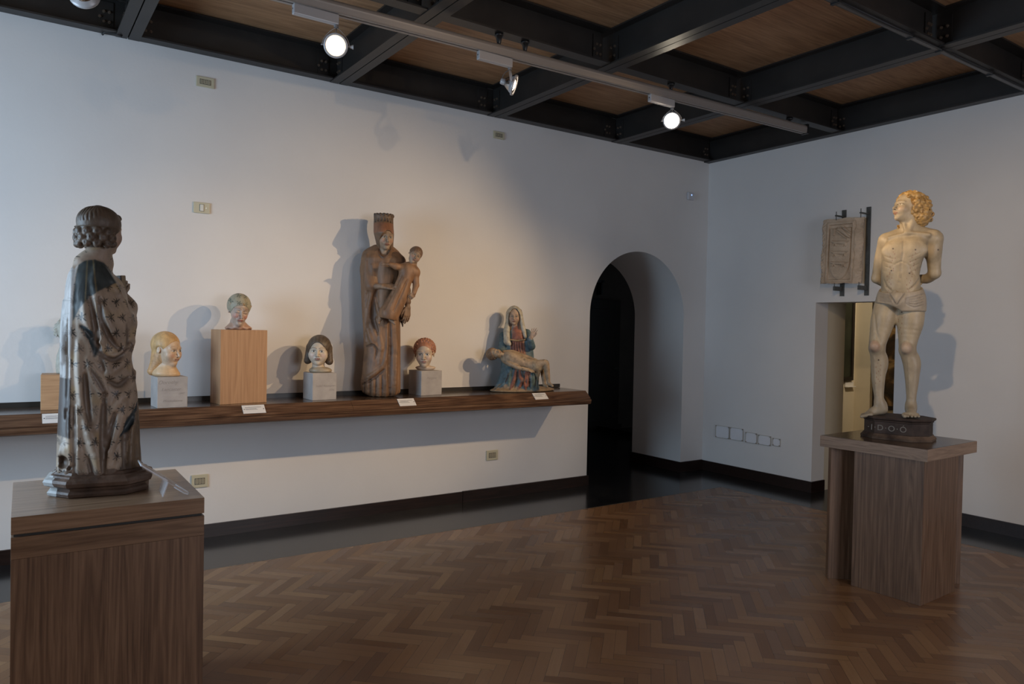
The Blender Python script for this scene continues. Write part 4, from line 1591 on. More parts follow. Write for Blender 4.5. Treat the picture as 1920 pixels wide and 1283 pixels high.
def strands(hd, amp, n, tone=0.75):
    def fn(V, col):
        L = (V - hd.c) / hd.s
        x, y, z = L @ hd.fr[0], L @ hd.fr[1], L @ hd.fr[2]
        w = np.sin(n * (np.arctan2(x, z + 0.6 + 0 * y)) * 6 + 2.0 * np.sin(y * 9) + 1.3 * np.sin(z * 11))
        return col * (1 - amp * np.clip(w, 0, 1)[:, None] * tone)
    return fn


v.floor(0.002)
obj('hair', v.mesh('hair', [strands(h, 0.15, 5)]), HAIRM, t)

# --- capped head with lowered eyes on the tall block
t = figure('carved_head', 'carved female head with lowered eyes and patterned cap on the tall wooden block', 'carved head', (-5.463, -0.255, 1.600), -0.2489)
fr = frame(14, -10, 7)
SKB = (0.44, 0.335, 0.265)
h = Head((-0.005, -0.020, 0.145), fr, 0.232, SKB, lip=(0.40, 0.18, 0.14), brow=(0.24, 0.15, 0.12), eye=(0.20, 0.12, 0.10), cheek=(0.60, 0.26, 0.20), lids=True, fat=-0.03, wide=0.88, nose=1.15)
v = Vol((-0.17, -0.18, -0.04), (0.17, 0.16, 0.34), 0.0024)
h.sculpt(v)
h.K(v, (0, -0.08, -0.25), (-0.02, -0.14, -0.62), 0.155, 0.17, 0.06, SKB)
v.loft([(-0.001, -0.005, 0.0, 0.092, 0.055), (0.016, -0.008, 0.0, 0.098, 0.058), (0.036, -0.008, 0, 0.070, 0.050), (0.06, -0.004, 0, 0.045, 0.04)], 0.03, (0.44, 0.27, 0.19))
for q in ((-0.08, -0.04, 0.0), (-0.03, -0.06, -0.002), (0.03, -0.06, 0.0), (0.075, -0.03, 0.0)): v.cell(q, (0.016, 0.02, 0.010), 0.008)
v.floor(0.001)
obj('face', v.mesh('face', [h.paint()]), PAINT, t)
v = Vol((-0.17, -0.18, 0.0), (0.17, 0.17, 0.36), 0.0024)
CB = (0.36, 0.325, 0.235)
h.E(v, (0, -0.10, 0.15), (0.365, 0.44, 0.39), 0.02, CB)
h.K(v, (-0.31, 0.10, 0.20), (0, 0.33, 0.24), 0.030, 0.032, 0.02, (0.40, 0.29, 0.18))
h.K(v, (0.31, 0.10, 0.20), (0, 0.33, 0.24), 0.030, 0.032, 0.02, (0.40, 0.29, 0.18))
h.K(v, (-0.31, 0.10, 0.20), (-0.30, -0.05, -0.02), 0.03, 0.03, 0.02, (0.40, 0.29, 0.18))
h.K(v, (0.31, 0.10, 0.20), (0.30, -0.05, -0.02), 0.03, 0.03, 0.02, (0.40, 0.29, 0.18))
h.E(v, (0, 0.38, -0.12), (0.36, 0.34, 0.33), 0.02, None, True)
h.E(v, (0, 0.0, -0.45), (0.5, 0.6, 0.36), 0.02, None, True)


def cap_pattern(V, col, hd=h):
    L = (V - hd.c) / hd.s
    x, y, z = L @ hd.fr[0], L @ hd.fr[1], L @ hd.fr[2]
    g = np.minimum(np.abs(((x * 7 + z * 2) % 1) - 0.5), np.abs(((z * 7 - x * 2) % 1) - 0.5))
    a, b = ((x * 4.5) % 1) - 0.5, ((z * 4.5 + 0.3) % 1) - 0.5
    rr = np.hypot(a, b); th = np.arctan2(b, a)
    m = (rr < 0.34 * (0.55 + 0.45 * np.cos(5 * th))) & (z > 0.2)
    col = np.where(m[:, None], np.array([0.13, 0.14, 0.10]), col)
    m = (g > 0.42) & (z > 0.28) & ~m
    return np.where(m[:, None], col * 0.8, col)


obj('cap', v.mesh('cap', [cap_pattern]), HAIRM, t)

# --- dark bobbed head
t = figure('carved_head', 'carved smiling head with dark bobbed hair on a grey stone block', 'carved head', (-4.830, -0.235, 1.268), -0.3490)
fr = frame(-6, 0, 2)
SKC = (0.54, 0.45, 0.35)
h = Head((-0.010, -0.010, 0.173), fr, 0.238, SKC, lip=(0.34, 0.17, 0.13), brow=(0.12, 0.09, 0.07), eye=(0.06, 0.05, 0.04), cheek=(0.62, 0.42, 0.33), fat=0.05, wide=1.0, smile=0.014, ears=False)
v = Vol((-0.17, -0.17, -0.04), (0.17, 0.16, 0.34), 0.0024)
h.sculpt(v)
h.K(v, (0, -0.06, -0.30), (0, -0.06, -0.58), 0.20, 0.20, 0.05, SKC)
v.loft([(-0.001, 0.004, 0, 0.078, 0.060), (0.012, 0.004, 0, 0.092, 0.066), (0.028, 0.003, 0, 0.086, 0.062), (0.042, 0.002, 0, 0.056, 0.050)], 0.015, (0.34, 0.28, 0.20))
v.floor(0.001)
obj('face', v.mesh('face', [h.paint()]), PAINT, t)
v = Vol((-0.17, -0.17, 0.0), (0.17, 0.17, 0.36), 0.0024)
HC = (0.105, 0.075, 0.052)
h.E(v, (0, -0.08, 0.14), (0.39, 0.44, 0.40), 0.02, HC)
for s in (-1, 1):
    h.K(v, (s * 0.33, -0.06, 0.10), (s * 0.335, -0.04, -0.30), 0.10, 0.135, 0.08, HC)
    h.E(v, (s * 0.36, -0.03, -0.36), (0.11, 0.14, 0.10), 0.06, HC)
h.K(v, (0, -0.32, 0.0), (0, -0.28, -0.30), 0.22, 0.22, 0.08, HC)
h.E(v, (-0.03, 0.40, -0.10), (0.275, 0.42, 0.40), 0.03, None, True)
h.K(v, (0.0, 0.20, -0.30), (0, 0.30, -0.65), 0.24, 0.25, 0.02, None, True)
for k in range(9):
    a = -0.9 + k * 0.22
    h.K(v, (-0.15, 0.24, 0.45), (math.sin(a) * 0.42, 0.05, 0.10 + 0.1 * math.cos(a)), 0.006, 0.008, 0.01, None, True)
obj('hair', v.mesh('hair', [strands(h, 0.4, 9)]), HAIRM, t)

# --- red-haired head
t = figure('carved_head', 'carved head with curly red hair on a grey stone block', 'carved head', (-3.860, -0.195, 1.268), -0.4871)
fr = frame(-5, -3, -2)
SKD = (0.55, 0.43, 0.32)
h = Head((-0.010, -0.010, 0.146), fr, 0.245, SKD, lip=(0.44, 0.22, 0.17), brow=(0.38, 0.22, 0.15), eye=(0.07, 0.055, 0.045), cheek=(0.62, 0.40, 0.30), fat=0.01, wide=0.98, smile=0.010)
v = Vol((-0.17, -0.17, -0.04), (0.17, 0.16, 0.34), 0.0024)
h.sculpt(v)
h.K(v, (0, -0.06, -0.28), (0.01, -0.06, -0.60), 0.16, 0.165, 0.06, SKD)
v.loft([(-0.003, 0.0, 0, 0.060, 0.050), (0.012, 0.0, 0, 0.082, 0.062), (0.028, 0.0, 0, 0.094, 0.064), (0.036, 0.0, 0, 0.060, 0.050)], 0.02, (0.55, 0.44, 0.34))
v.floor(0.001)
obj('face', v.mesh('face', [h.paint()]), PAINT, t)
v = Vol((-0.17, -0.17, 0.0), (0.17, 0.17, 0.38), 0.0024)
HD = (0.42, 0.185, 0.105)
h.E(v, (0, -0.10, 0.15), (0.36, 0.42, 0.37), 0.02, HD)
rnd = random.Random(4)
for (x, y, z) in spiral(240):
    if y > 0.62 or z < -0.45: continue
    c = (x * 0.37, -0.10 + y * 0.42, 0.15 + z * 0.375)
    kk = 0.85 + 0.3 * rnd.random()
    h.E(v, c, (0.045, 0.045, 0.045), 0.02, tuple(q * kk for q in HD))
h.E(v, (0, 0.42, -0.10), (0.285, 0.42, 0.40), 0.02, None, True)
h.E(v, (0, 0.05, -0.48), (0.5, 0.6, 0.33), 0.02, None, True)
for s in (-1, 1): h.E(v, (s * 0.36, 0.03, -0.03), (0.06, 0.10, 0.13), 0.02, None, True)
obj('hair', v.mesh('hair'), HAIRM, t)

# --- stone fragment at far left, mostly hidden by the large figure
t = figure('stone_bust', 'weathered pale stone bust on the small pale block, half hidden by the large figure', 'stone bust', (-6.560, -0.17, 1.287), 0)
v = Vol((-0.14, -0.13, -0.02), (0.14, 0.13, 0.42), 0.004)
SC = (0.42, 0.40, 0.34)
v.loft([(0.0, 0, 0, 0.066, 0.06), (0.05, 0, 0, 0.070, 0.065), (0.12, 0, 0, 0.066, 0.06), (0.17, 0, 0, 0.05, 0.05), (0.2, 0, 0, 0.045, 0.045)], 0.02, SC)
h = Head((0.0, 0, 0.27), frame(15, 0, 0), 0.20, SC)
h.sculpt(v)
for (x, y, z) in spiral(60):
    if y > 0.5 or z < -0.4: continue
    v.ell((x * 0.07, 0.01 - y * 0.08, 0.29 + z * 0.08), (0.016, 0.016, 0.016), 0.008, SC)
v.floor(0.001)
obj('carved_stone', v.mesh('carved_stone'), painted('weathered_bust', 0.8, 0.5, 30, 1.0, 0.5, 80, 0.6), t)

# ================================================================== crowned mother and child
WOODP = painted('carved_wood_figure', 0.55, 0.65, 14.0, 5.0, 0.35, 60.0, 0.45)
MB_ = (0.240, 0.132, 0.070)
MD_ = (0.135, 0.075, 0.045)
MS_ = (0.30, 0.195, 0.125)
t = figure('mother_and_child_statue', 'tall brown carved figure with a crown holding a child on the shelf', 'statue', (-4.215, -0.235, 1.055), -0.4404)
v = Vol((-0.27, -0.26, -0.01), (0.36, 0.20, 1.62), 0.0042)
# cloak and skirt silhouette
v.loft([(0.004, -0.065, -0.005, 0.109, 0.095), (0.031, -0.072, -0.005, 0.160, 0.115), (0.112, -0.080, -0.005, 0.167, 0.125), (0.194, -0.075, -0.005, 0.160, 0.120), (0.375, -0.071, 0.000, 0.153, 0.115), (0.555, -0.076, 0.000, 0.155, 0.115),
        (0.690, -0.085, 0.000, 0.158, 0.120), (0.870, -0.090, 0.000, 0.164, 0.125), (1.050, -0.090, 0.000, 0.171, 0.125), (1.162, -0.087, 0.000, 0.171, 0.120), (1.221, -0.089, 0.015, 0.153, 0.095), (1.252, -0.085, 0.030, 0.117, 0.070), (1.280, -0.077, 0.040, 0.073, 0.045)],
       0.01, MB_, p=2.3)
# neckline, neck, head and the veil that rises into the crown
v.cell((-0.068, -0.110, 1.224), (0.050, 0.085, 0.070), 0.012, (0.10, 0.06, 0.04))
v.cap((-0.068, -0.035, 1.156), (-0.065, -0.030, 1.263), 0.048, 0.036, 0.006, (0.40, 0.285, 0.195))
hm = Head((-0.062, -0.045, 1.344), frame(16, -8, 2), 0.226, (0.39, 0.275, 0.185), lip=(0.30, 0.13, 0.085), brow=(0.16, 0.10, 0.06), eye=(0.07, 0.05, 0.035), white=(0.42, 0.36, 0.28), cheek=(0.46, 0.24, 0.16), wide=0.93, nose=1.1, ears=False, fat=-0.01)
hm.sculpt(v)
# collar
rr = [((-0.122, -0.055, 1.232)), ((-0.107, -0.095, 1.189)), ((-0.072, -0.115, 1.161)), ((-0.033, -0.105, 1.186)), ((-0.012, -0.065, 1.235))]
v.chain(rr, 0.008, 0.006, MD_)
# bosom recess between the cloak edges
v.loft([(0.682, -0.052, -0.135, 0.084, 0.050), (0.916, -0.055, -0.145, 0.089, 0.050), (1.042, -0.051, -0.145, 0.091, 0.040), (1.096, -0.058, -0.135, 0.044, 0.020)], 0.05, None, cut=True)
v.loft([(0.646, -0.051, -0.035, 0.084, 0.085), (0.916, -0.055, -0.040, 0.089, 0.088), (1.096, -0.051, -0.045, 0.091, 0.085), (1.186, -0.060, -0.050, 0.044, 0.060)], 0.01, MB_)
# cloak folds: left fall, diagonal hem, skirt pleats
CL = dict(k=0.018, col=MB_)
v.drape([(-0.160, 1.093), (-0.149, 0.958), (-0.165, 0.859), (-0.190, 0.733), (-0.197, 0.598), (-0.159, 0.463), (-0.079, 0.397)], 0.016, 0.004, **CL)
v.drape([(-0.210, 1.181), (-0.212, 1.001), (-0.212, 0.732), (-0.204, 0.463)], 0.014, 0.004, **CL)
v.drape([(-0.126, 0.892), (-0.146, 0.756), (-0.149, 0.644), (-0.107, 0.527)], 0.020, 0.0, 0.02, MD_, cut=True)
v.drape([(-0.134, 0.824), (-0.096, 0.690), (-0.050, 0.592)], 0.012, 0.0, **CL)
v.drape([(-0.247, 0.138), (-0.186, 0.166), (-0.116, 0.211), (-0.063, 0.257), (-0.042, 0.312), (-0.022, 0.466), (-0.033, 0.601)], 0.013, 0.002, **CL)
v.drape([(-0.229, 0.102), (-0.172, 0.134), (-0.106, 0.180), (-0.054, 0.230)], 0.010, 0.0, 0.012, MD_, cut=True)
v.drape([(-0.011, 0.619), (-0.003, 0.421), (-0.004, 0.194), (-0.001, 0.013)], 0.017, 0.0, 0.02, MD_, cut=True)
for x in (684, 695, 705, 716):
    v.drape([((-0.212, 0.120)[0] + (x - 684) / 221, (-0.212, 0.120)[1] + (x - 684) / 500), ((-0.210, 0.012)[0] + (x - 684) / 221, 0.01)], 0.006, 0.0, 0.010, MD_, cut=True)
for x in (690, 700, 711, 723, 738, 746):
    v.drape([((-0.185, 0.139)[0] + (x - 690) / 221, (-0.185, 0.139)[1] + (x - 690) / 500), ((-0.183, 0.008)[0] + (x - 690) / 221, 0.005)], 0.007, 0.002, 0.014, MB_)
v.drape([(0.029, 0.647), (0.041, 0.421), (0.041, 0.195), (0.043, 0.022)], 0.016, 0.004, **CL)
v.drape([(-0.094, 0.532), (-0.074, 0.420), (-0.090, 0.284)], 0.014, 0.002, **CL)
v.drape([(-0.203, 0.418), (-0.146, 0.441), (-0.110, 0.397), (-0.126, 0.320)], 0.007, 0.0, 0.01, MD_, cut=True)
# right sleeve, forearm and hand laid on the child
v.cap((-0.199, -0.020, 1.068), (-0.169, -0.090, 0.926), 0.062, 0.050, 0.03, MB_)
v.cap((-0.151, -0.100, 0.922), (-0.076, -0.165, 0.920), 0.027, 0.021, 0.006, MS_)
hand(v, (-0.080, -0.165, 0.920), (1, -0.10, -0.02), (0, -0.6, 0.8), 0.165, [0.35, 0.25, 0.22, 0.25], -1, MS_, 0.15)
# left sleeve falling at the far side, hand open downward, sleeve hollow's shade put in as a near-black strand
v.cap((0.066, -0.000, 1.145), (0.123, -0.020, 0.897), 0.050, 0.036, 0.03, MB_)
v.cap((0.123, -0.020, 0.897), (0.129, -0.030, 0.802), 0.036, 0.034, 0.01, MB_)
v.chain([(0.080, -0.000, 0.829), (0.086, 0.000, 0.694), (0.097, -0.010, 0.594)], [0.03, 0.022, 0.006], 0.01, (0.045, 0.028, 0.018))
v.cap((0.128, -0.030, 0.820), (0.138, -0.040, 0.757), 0.024, 0.020, 0.006, MS_)
hand(v, (0.138, -0.040, 0.762), (-0.12, -0.12, -1), (0.6, -0.7, 0.1), 0.165, [0.5, 0.35, 0.3, 0.3], 1, (0.26, 0.17, 0.11), 0.12)


def wood_wear(V, col):
    n = wobble(V, 26, 1) + 0.5 * wobble(V, 70, 2)
    g = wobble(V * np.array([1, 1, 0.15]), 160, 3)
    m = np.clip(n * 0.9 - 0.25, 0, 1)[:, None] * 0.55
    c = col * (1 + 0.10 * g[:, None])
    skin = (col[:, 0] > 0.28)[:, None]
    dark = np.array([0.085, 0.055, 0.040])
    return np.where(skin, c, c * (1 - m) + dark * m)


v.floor(0.001)
body = obj('figure_body', v.mesh('figure_body', [wood_wear, hm.paint()]), WOODP, t)
# veil and crown
v = Vol((-0.16, -0.18, 1.20), (0.16, 0.18, 1.62), 0.0034)
v.loft([(1.231, -0.060, 0.020, 0.067, 0.070), (1.298, -0.064, -0.012, 0.073, 0.112), (1.365, -0.071, -0.035, 0.084, 0.130), (1.428, -0.079, -0.024, 0.086, 0.104), (1.473, -0.080, -0.012, 0.086, 0.090), (1.499, -0.080, -0.010, 0.086, 0.088), (1.522, -0.080, -0.010, 0.086, 0.088)], 0.01, MB_)
hm.E(v, (0.0, 0.46, -0.20), (0.275, 0.52, 0.45), 0.02, None, True)
v.cell((-0.059, -0.080, 1.187), (0.075, 0.10, 0.06), 0.02)
c0 = (-0.080, -0.010, 1.498)
for k in range(16):
    a = 2 * math.pi * k / 16 + 0.1
    v.ell((c0[0] + 0.078 * math.cos(a), c0[1] + 0.078 * math.sin(a), c0[2] + 0.022), (0.0155, 0.0155, 0.016), 0.004, MD_)
v.cap((c0[0], c0[1], c0[2] + 0.05), (c0[0], c0[1], c0[2] - 0.02), 0.066, 0.066, 0.004)
v.cell((c0[0], c0[1], c0[2] + 0.06), (0.066, 0.066, 0.075), 0.006)
for k in range(22):
    a = 2 * math.pi * k / 22
    p0 = (c0[0] + 0.088 * math.cos(a), c0[1] + 0.088 * math.sin(a), c0[2] - 0.012)
    v.ccap(p0, (p0[0], p0[1], p0[2] - 0.028), 0.005, 0.005, 0.006, MD_)


def crown_wear(V, col):
    n = wobble(V, 40, 5) + 0.5 * wobble(V, 90, 6)
    m = np.clip(n * 1.1, 0, 1)[:, None] * 0.6
    red = np.array([0.27, 0.105, 0.055])
    band = ((V[:, 2] > c0[2] - 0.13) & (V[:, 2] < c0[2] - 0.045))[:, None]
    col = np.where(band, col * 0.35 + red * 0.65, col * 0.62 + np.array([0.05, 0.045, 0.035]) * 0.6)
    return col * (1 - m * 0.5) + np.array([0.07, 0.055, 0.045]) * m * 0.5


obj('crown', v.mesh('crown', [crown_wear]), WOODP, t)

# child, leaning out from the mother's arm: a thing carved in one with her, so a part
v = Vol((-0.15, -0.36, 0.55), (0.36, 0.10, 1.40), 0.0036)
CB_ = (0.27, 0.145, 0.075)
v.chain([(0.140, -0.140, 1.069), (0.097, -0.155, 0.956), (0.056, -0.165, 0.836), (-0.016, -0.170, 0.698)], [0.062, 0.062, 0.074, 0.084], 0.03, CB_)
v.cap((0.118, -0.145, 1.055), (0.184, -0.135, 1.044), 0.058, 0.050, 0.03, CB_)
# hem cut square
v.cell((-0.027, -0.170, 0.592), (0.16, 0.16, 0.062), 0.006, (0.05, 0.03, 0.02), rot=[[0.97, 0, -0.22], [0, 1, 0], [0.22, 0, 0.97]])
for a, b in (((752, 520), (722, 580)), ((762, 525), (738, 585)), ((768, 545), (750, 578))):
    A_, B_ = a, b
v.drape([(0.077, 1.010), (-0.053, 0.736)], 0.010, 0.0, 0.012, None, cut=True)
v.drape([(0.127, 0.975), (0.019, 0.719)], 0.009, 0.0, 0.012, None, cut=True)
v.drape([(0.100, 0.984), (-0.017, 0.719)], 0.010, 0.002, 0.012, CB_)
# legs
v.cap((-0.073, -0.160, 0.723), (-0.089, -0.170, 0.652), 0.022, 0.016, 0.008, MS_)
v.cap((-0.089, -0.170, 0.652), (-0.101, -0.200, 0.617), 0.016, 0.010, 0.008, MS_)
v.cap((0.006, -0.160, 0.698), (-0.002, -0.170, 0.650), 0.024, 0.018, 0.008, MS_)
v.cap((-0.002, -0.170, 0.645), (0.029, -0.190, 0.615), 0.016, 0.010, 0.008, MS_)
# arms
v.cap((0.109, -0.150, 1.076), (0.034, -0.190, 1.084), 0.036, 0.026, 0.02, CB_)
v.cap((0.034, -0.190, 1.084), (-0.018, -0.200, 1.099), 0.026, 0.018, 0.012, CB_)
hand(v, (-0.014, -0.200, 1.099), (-1, -0.05, 0.1), (0, -0.3, 1), 0.085, 0.4, 1, MS_, 0.2, k=0.003)
v.cap((0.189, -0.130, 1.049), (0.199, -0.150, 0.938), 0.034, 0.026, 0.012, CB_)
v.cap((0.199, -0.150, 0.938), (0.181, -0.190, 0.869), 0.026, 0.019, 0.010, CB_)
hand(v, (0.185, -0.190, 0.878), (-0.45, -0.2, -0.75), (0.5, -0.7, 0.1), 0.095, 1.3, -1, MS_, 0.0, k=0.003)
v.cap((0.162, -0.140, 1.070), (0.178, -0.140, 1.128), 0.034, 0.028, 0.01, MS_)
hk = Head((0.186, -0.145, 1.185), frame(12, -6, 30), 0.150, (0.37, 0.26, 0.175), lip=(0.33, 0.15, 0.11), brow=(0.20, 0.13, 0.09), eye=(0.07, 0.05, 0.04), white=(0.42, 0.36, 0.28), cheek=(0.45, 0.23, 0.17), wide=1.02, fat=0.03)
hk.sculpt(v)
ch = obj('child_figure', v.mesh('child_figure', [wood_wear, hk.paint()]), WOODP, t)
v = Vol((0.14, -0.28, 1.12), (0.36, 0.02, 1.38), 0.0030)
HB2 = (0.20, 0.115, 0.068)
hk.E(v, (0, -0.10, 0.14), (0.375, 0.44, 0.40), 0.02, HB2)
hk.E(v, (0, 0.45, -0.16), (0.30, 0.42, 0.375), 0.02, None, True)
hk.E(v, (0, 0.05, -0.55), (0.5, 0.6, 0.36), 0.02, None, True)
for s in (-1, 1): hk.E(v, (s * 0.37, 0.03, -0.03), (0.05, 0.10, 0.13), 0.02, None, True)
obj('hair', v.mesh('hair', [strands(hk, 0.3, 8)]), HAIRM, ch)

# ================================================================== seated mourner with the dead figure on her lap
POLY = painted('old_polychromy', 0.6, 0.7, 26.0, 1.0, 0.5, 75.0, 0.5)
t = figure('mourning_group', 'small painted carved group of a veiled seated woman with a man lying across her lap', 'statue', (-2.830, -0.262, 1.055), -0.6218)
v = Vol((-0.34, -0.30, -0.01), (0.42, 0.30, 0.86), 0.0036)
BL = (0.085, 0.14, 0.165); GR = (0.13, 0.17, 0.13); RD = (0.30, 0.105, 0.06); FL_ = (0.44, 0.31, 0.22); OC = (0.31, 0.21, 0.12)
# rocky base: a low slab, longer along the wall
cs_, sn_ = math.cos(0.55), math.sin(0.55)
RB = [[cs_, sn_, 0], [-sn_, cs_, 0], [0, 0, 1]]
bc = (-0.019, -0.000, 0.022)
v.ell((bc[0], 0.0, 0.012), (0.345, 0.16, 0.034), 0.01, OC, RB)
v.ell((bc[0] - 0.06, -0.02, 0.05), (0.20, 0.15, 0.06), 0.03, OC, RB)
# skirts over the knees
v.loft([(0.011, -0.077, -0.010, 0.221, 0.150), (0.057, -0.071, -0.020, 0.203, 0.160), (0.138, -0.057, -0.030, 0.188, 0.160), (0.209, -0.053, -0.030, 0.173, 0.150), (0.270, -0.057, -0.010, 0.155, 0.130)], 0.02, BL, p=2.4)
# torso with mantle
v.loft([(0.219, -0.069, 0.020, 0.157, 0.110), (0.346, -0.079, 0.050, 0.160, 0.090), (0.473, -0.081, 0.060, 0.145, 0.080), (0.549, -0.095, 0.060, 0.117, 0.075), (0.605, -0.099, 0.060, 0.089, 0.062), (0.645, -0.100, 0.060, 0.058, 0.050)], 0.03, BL)
v.loft([(0.220, -0.056, -0.010, 0.109, 0.080), (0.347, -0.061, 0.020, 0.086, 0.072), (0.473, -0.073, 0.030, 0.071, 0.070), (0.564, -0.080, 0.035, 0.071, 0.062), (0.615, -0.084, 0.040, 0.053, 0.045)], 0.008, RD)
v.chain([(-0.144, -0.035, 0.488), (-0.078, -0.045, 0.479), (-0.008, -0.035, 0.490)], 0.008, 0.004, (0.38, 0.24, 0.12))
for x in (959, 964, 969, 974, 979):
    v.drape([((-0.134, 0.462)[0] + (x - 959) / 195.4, (-0.134, 0.462)[1]), ((-0.132, 0.360)[0] + (x - 959) / 185, (-0.132, 0.360)[1])], 0.006, 0.0, 0.008, (0.16, 0.05, 0.03), cut=True)
# head and neck
v.cap((-0.102, 0.030, 0.594), (-0.107, 0.020, 0.645), 0.032, 0.028, 0.02, FL_)
hp = Head((-0.114, 0.010, 0.714), frame(2, -6, 2), 0.170, (0.47, 0.33, 0.23), lip=(0.36, 0.16, 0.11), brow=(0.22, 0.14, 0.09), eye=(0.08, 0.06, 0.045), white=(0.4, 0.34, 0.27), cheek=(0.47, 0.26, 0.18), wide=0.93, ears=False, nose=1.05)
hp.sculpt(v)
for sx in (955.5, 973.5):
    v.chain([((-0.158, 0.035, 0.757)[0] + (sx - 955.5) / 195.4, 0.035, (-0.158, 0.035, 0.757)[2]), ((-0.154, 0.000, 0.593)[0] + (sx - 955.5) / 190, 0.0, (-0.154, 0.000, 0.593)[2])], [0.026, 0.018], 0.012, (0.10, 0.055, 0.03))
# raised hand at the right
v.chain([(0.011, 0.040, 0.551), (0.059, -0.020, 0.426), (0.042, -0.090, 0.487)], [0.040, 0.036, 0.026], 0.02, BL)
v.cap((0.042, -0.090, 0.487), (0.052, -0.100, 0.517), 0.020, 0.017, 0.006, FL_)
hand(v, (0.052, -0.100, 0.512), (0.42, -0.1, 1), (0.1, 1, 0), 0.105, [0.18, 0.08, 0.08, 0.12], -1, FL_, 0.6, k=0.002)
# left hand under the dead man's shoulder
v.chain([(-0.213, 0.050, 0.521), (-0.223, -0.030, 0.370), (-0.183, -0.120, 0.293)], [0.040, 0.038, 0.024], 0.02, BL)
# lap folds
for pts, c in (([(-0.084, 0.209), (-0.092, 0.138), (-0.112, 0.076), (-0.131, 0.025)], RD), ([(-0.053, 0.209), (-0.042, 0.139), (0.000, 0.078), (0.011, 0.033)], RD), ([(0.018, 0.221), (0.009, 0.160), (-0.020, 0.098), (-0.060, 0.036)], RD),
               ([(0.038, 0.211), (0.030, 0.130), (0.021, 0.058)], RD), ([(-0.175, 0.197), (-0.158, 0.136), (-0.203, 0.064), (-0.273, 0.022)], BL), ([(-0.124, 0.218), (-0.138, 0.147), (-0.147, 0.065)], GR), ([(-0.215, 0.166), (-0.234, 0.089), (-0.283, 0.022)], BL),
               ([(0.079, 0.202), (0.085, 0.141), (0.082, 0.070)], GR), ([(0.115, 0.172), (0.121, 0.111), (0.143, 0.046)], GR), ([(0.059, 0.191), (0.055, 0.120), (0.062, 0.049)], BL)):
    v.drape(pts, 0.014, -0.002, 0.014, c)
for pts in ([(-0.068, 0.199), (-0.072, 0.128), (-0.091, 0.046)], [(-0.017, 0.200), (-0.006, 0.129), (-0.025, 0.058)], [(-0.149, 0.177), (-0.178, 0.095)], [(0.100, 0.182), (0.102, 0.060)], [(0.039, 0.171), (0.046, 0.049)]):
    v.drape(pts, 0.007, 0.0, 0.010, (0.07, 0.05, 0.04), cut=True)


def poly_wear(V, col):
    n = wobble(V, 45, 3) + 0.6 * wobble(V, 110, 4)
    x, z = V[:, 0], V[:, 2]
    blue = (col[:, 2] > col[:, 0] * 1.15)
    m = (np.clip(n - 0.35, 0, 1) * 0.7)[:, None]
    c = col * (1 - m) + np.where(blue[:, None], np.array([0.25, 0.24, 0.17]), np.array([0.34, 0.24, 0.16])) * m
    m2 = (np.clip(-n - 0.5, 0, 1) * 0.9)[:, None] * (z < 0.36)[:, None]
    return c * (1 - m2) + np.array([0.05, 0.06, 0.05]) * m2


v.floor(0.001)
obj('seated_figure', v.mesh('seated_figure', [poly_wear, hp.paint()]), POLY, t)
# veil
v = Vol((-0.24, -0.15, 0.35), (0.12, 0.20, 0.86), 0.0032)
VW = (0.46, 0.42, 0.33)
hp.E(v, (0, -0.06, 0.12), (0.41, 0.48, 0.45), 0.02, VW)
v.chain([(-0.165, 0.020, 0.736), (-0.168, 0.010, 0.649), (-0.181, -0.010, 0.563), (-0.174, -0.035, 0.462)], [0.026, 0.028, 0.032, 0.030], 0.02, VW)
v.cap((-0.189, -0.030, 0.471), (-0.153, -0.040, 0.447), 0.02, 0.02, 0.01, VW)
v.chain([(-0.058, 0.020, 0.738), (-0.041, 0.010, 0.651), (-0.020, 0.000, 0.576), (-0.003, -0.020, 0.515)], [0.024, 0.024, 0.022, 0.014], 0.02, VW)
v.cell((-0.110, -0.040, 0.675), (0.058, 0.10, 0.108), 0.008)
v.cell((-0.100, -0.010, 0.549), (0.050, 0.10, 0.13), 0.008)
for a, b in ((-0.5, 0.1), (-0.2, 0.06), (0.12, 0.06), (0.42, 0.1)):
    hp.K(v, (a * 0.5, 0.30 - abs(a) * 0.3, 0.50), (a, 0.05, 0.15), 0.010, 0.008, 0.02, None, True)
obj('veil', v.mesh('veil', [poly_wear]), POLY, t)
# the lying man: one continuous body, head to the left, legs hanging at the right
v = Vol((-0.36, -0.36, 0.0), (0.46, 0.10, 0.50), 0.0034)
CF = (0.38, 0.275, 0.175)
v.chain([(-0.168, -0.170, 0.316), (-0.093, -0.175, 0.303), (0.002, -0.170, 0.274), (0.091, -0.165, 0.241)], [0.058, 0.064, 0.052, 0.056], 0.035, CF)
v.ell((-0.138, -0.190, 0.342), (0.05, 0.05, 0.042), 0.03, CF)
v.cap((-0.193, -0.165, 0.325), (-0.233, -0.170, 0.339), 0.028, 0.026, 0.015, CF)
hc = Head((-0.282, -0.175, 0.353), np.array([[-0.20, -0.55, -0.81], [0.25, -0.83, 0.50], [-0.947, -0.10, 0.30]]), 0.150, CF, lip=(0.32, 0.18, 0.12), brow=(0.2, 0.13, 0.08), eye=(0.1, 0.07, 0.05), lids=True, wide=0.9)
hc.sculpt(v)
# arms: one along the body, one hanging by the mourner's knee
v.chain([(-0.161, -0.215, 0.278), (-0.071, -0.235, 0.237), (0.027, -0.225, 0.214)], [0.026, 0.021, 0.017], 0.012, CF)
hand(v, (0.027, -0.225, 0.214), (1, 0.1, -0.15), (0, -0.5, 1), 0.075, 0.4, 1, CF, 0.15, k=0.003)
v.chain([(-0.194, -0.140, 0.364), (-0.115, -0.120, 0.370), (0.026, -0.120, 0.323), (0.090, -0.150, 0.300)], [0.026, 0.023, 0.020, 0.016], 0.012, CF)
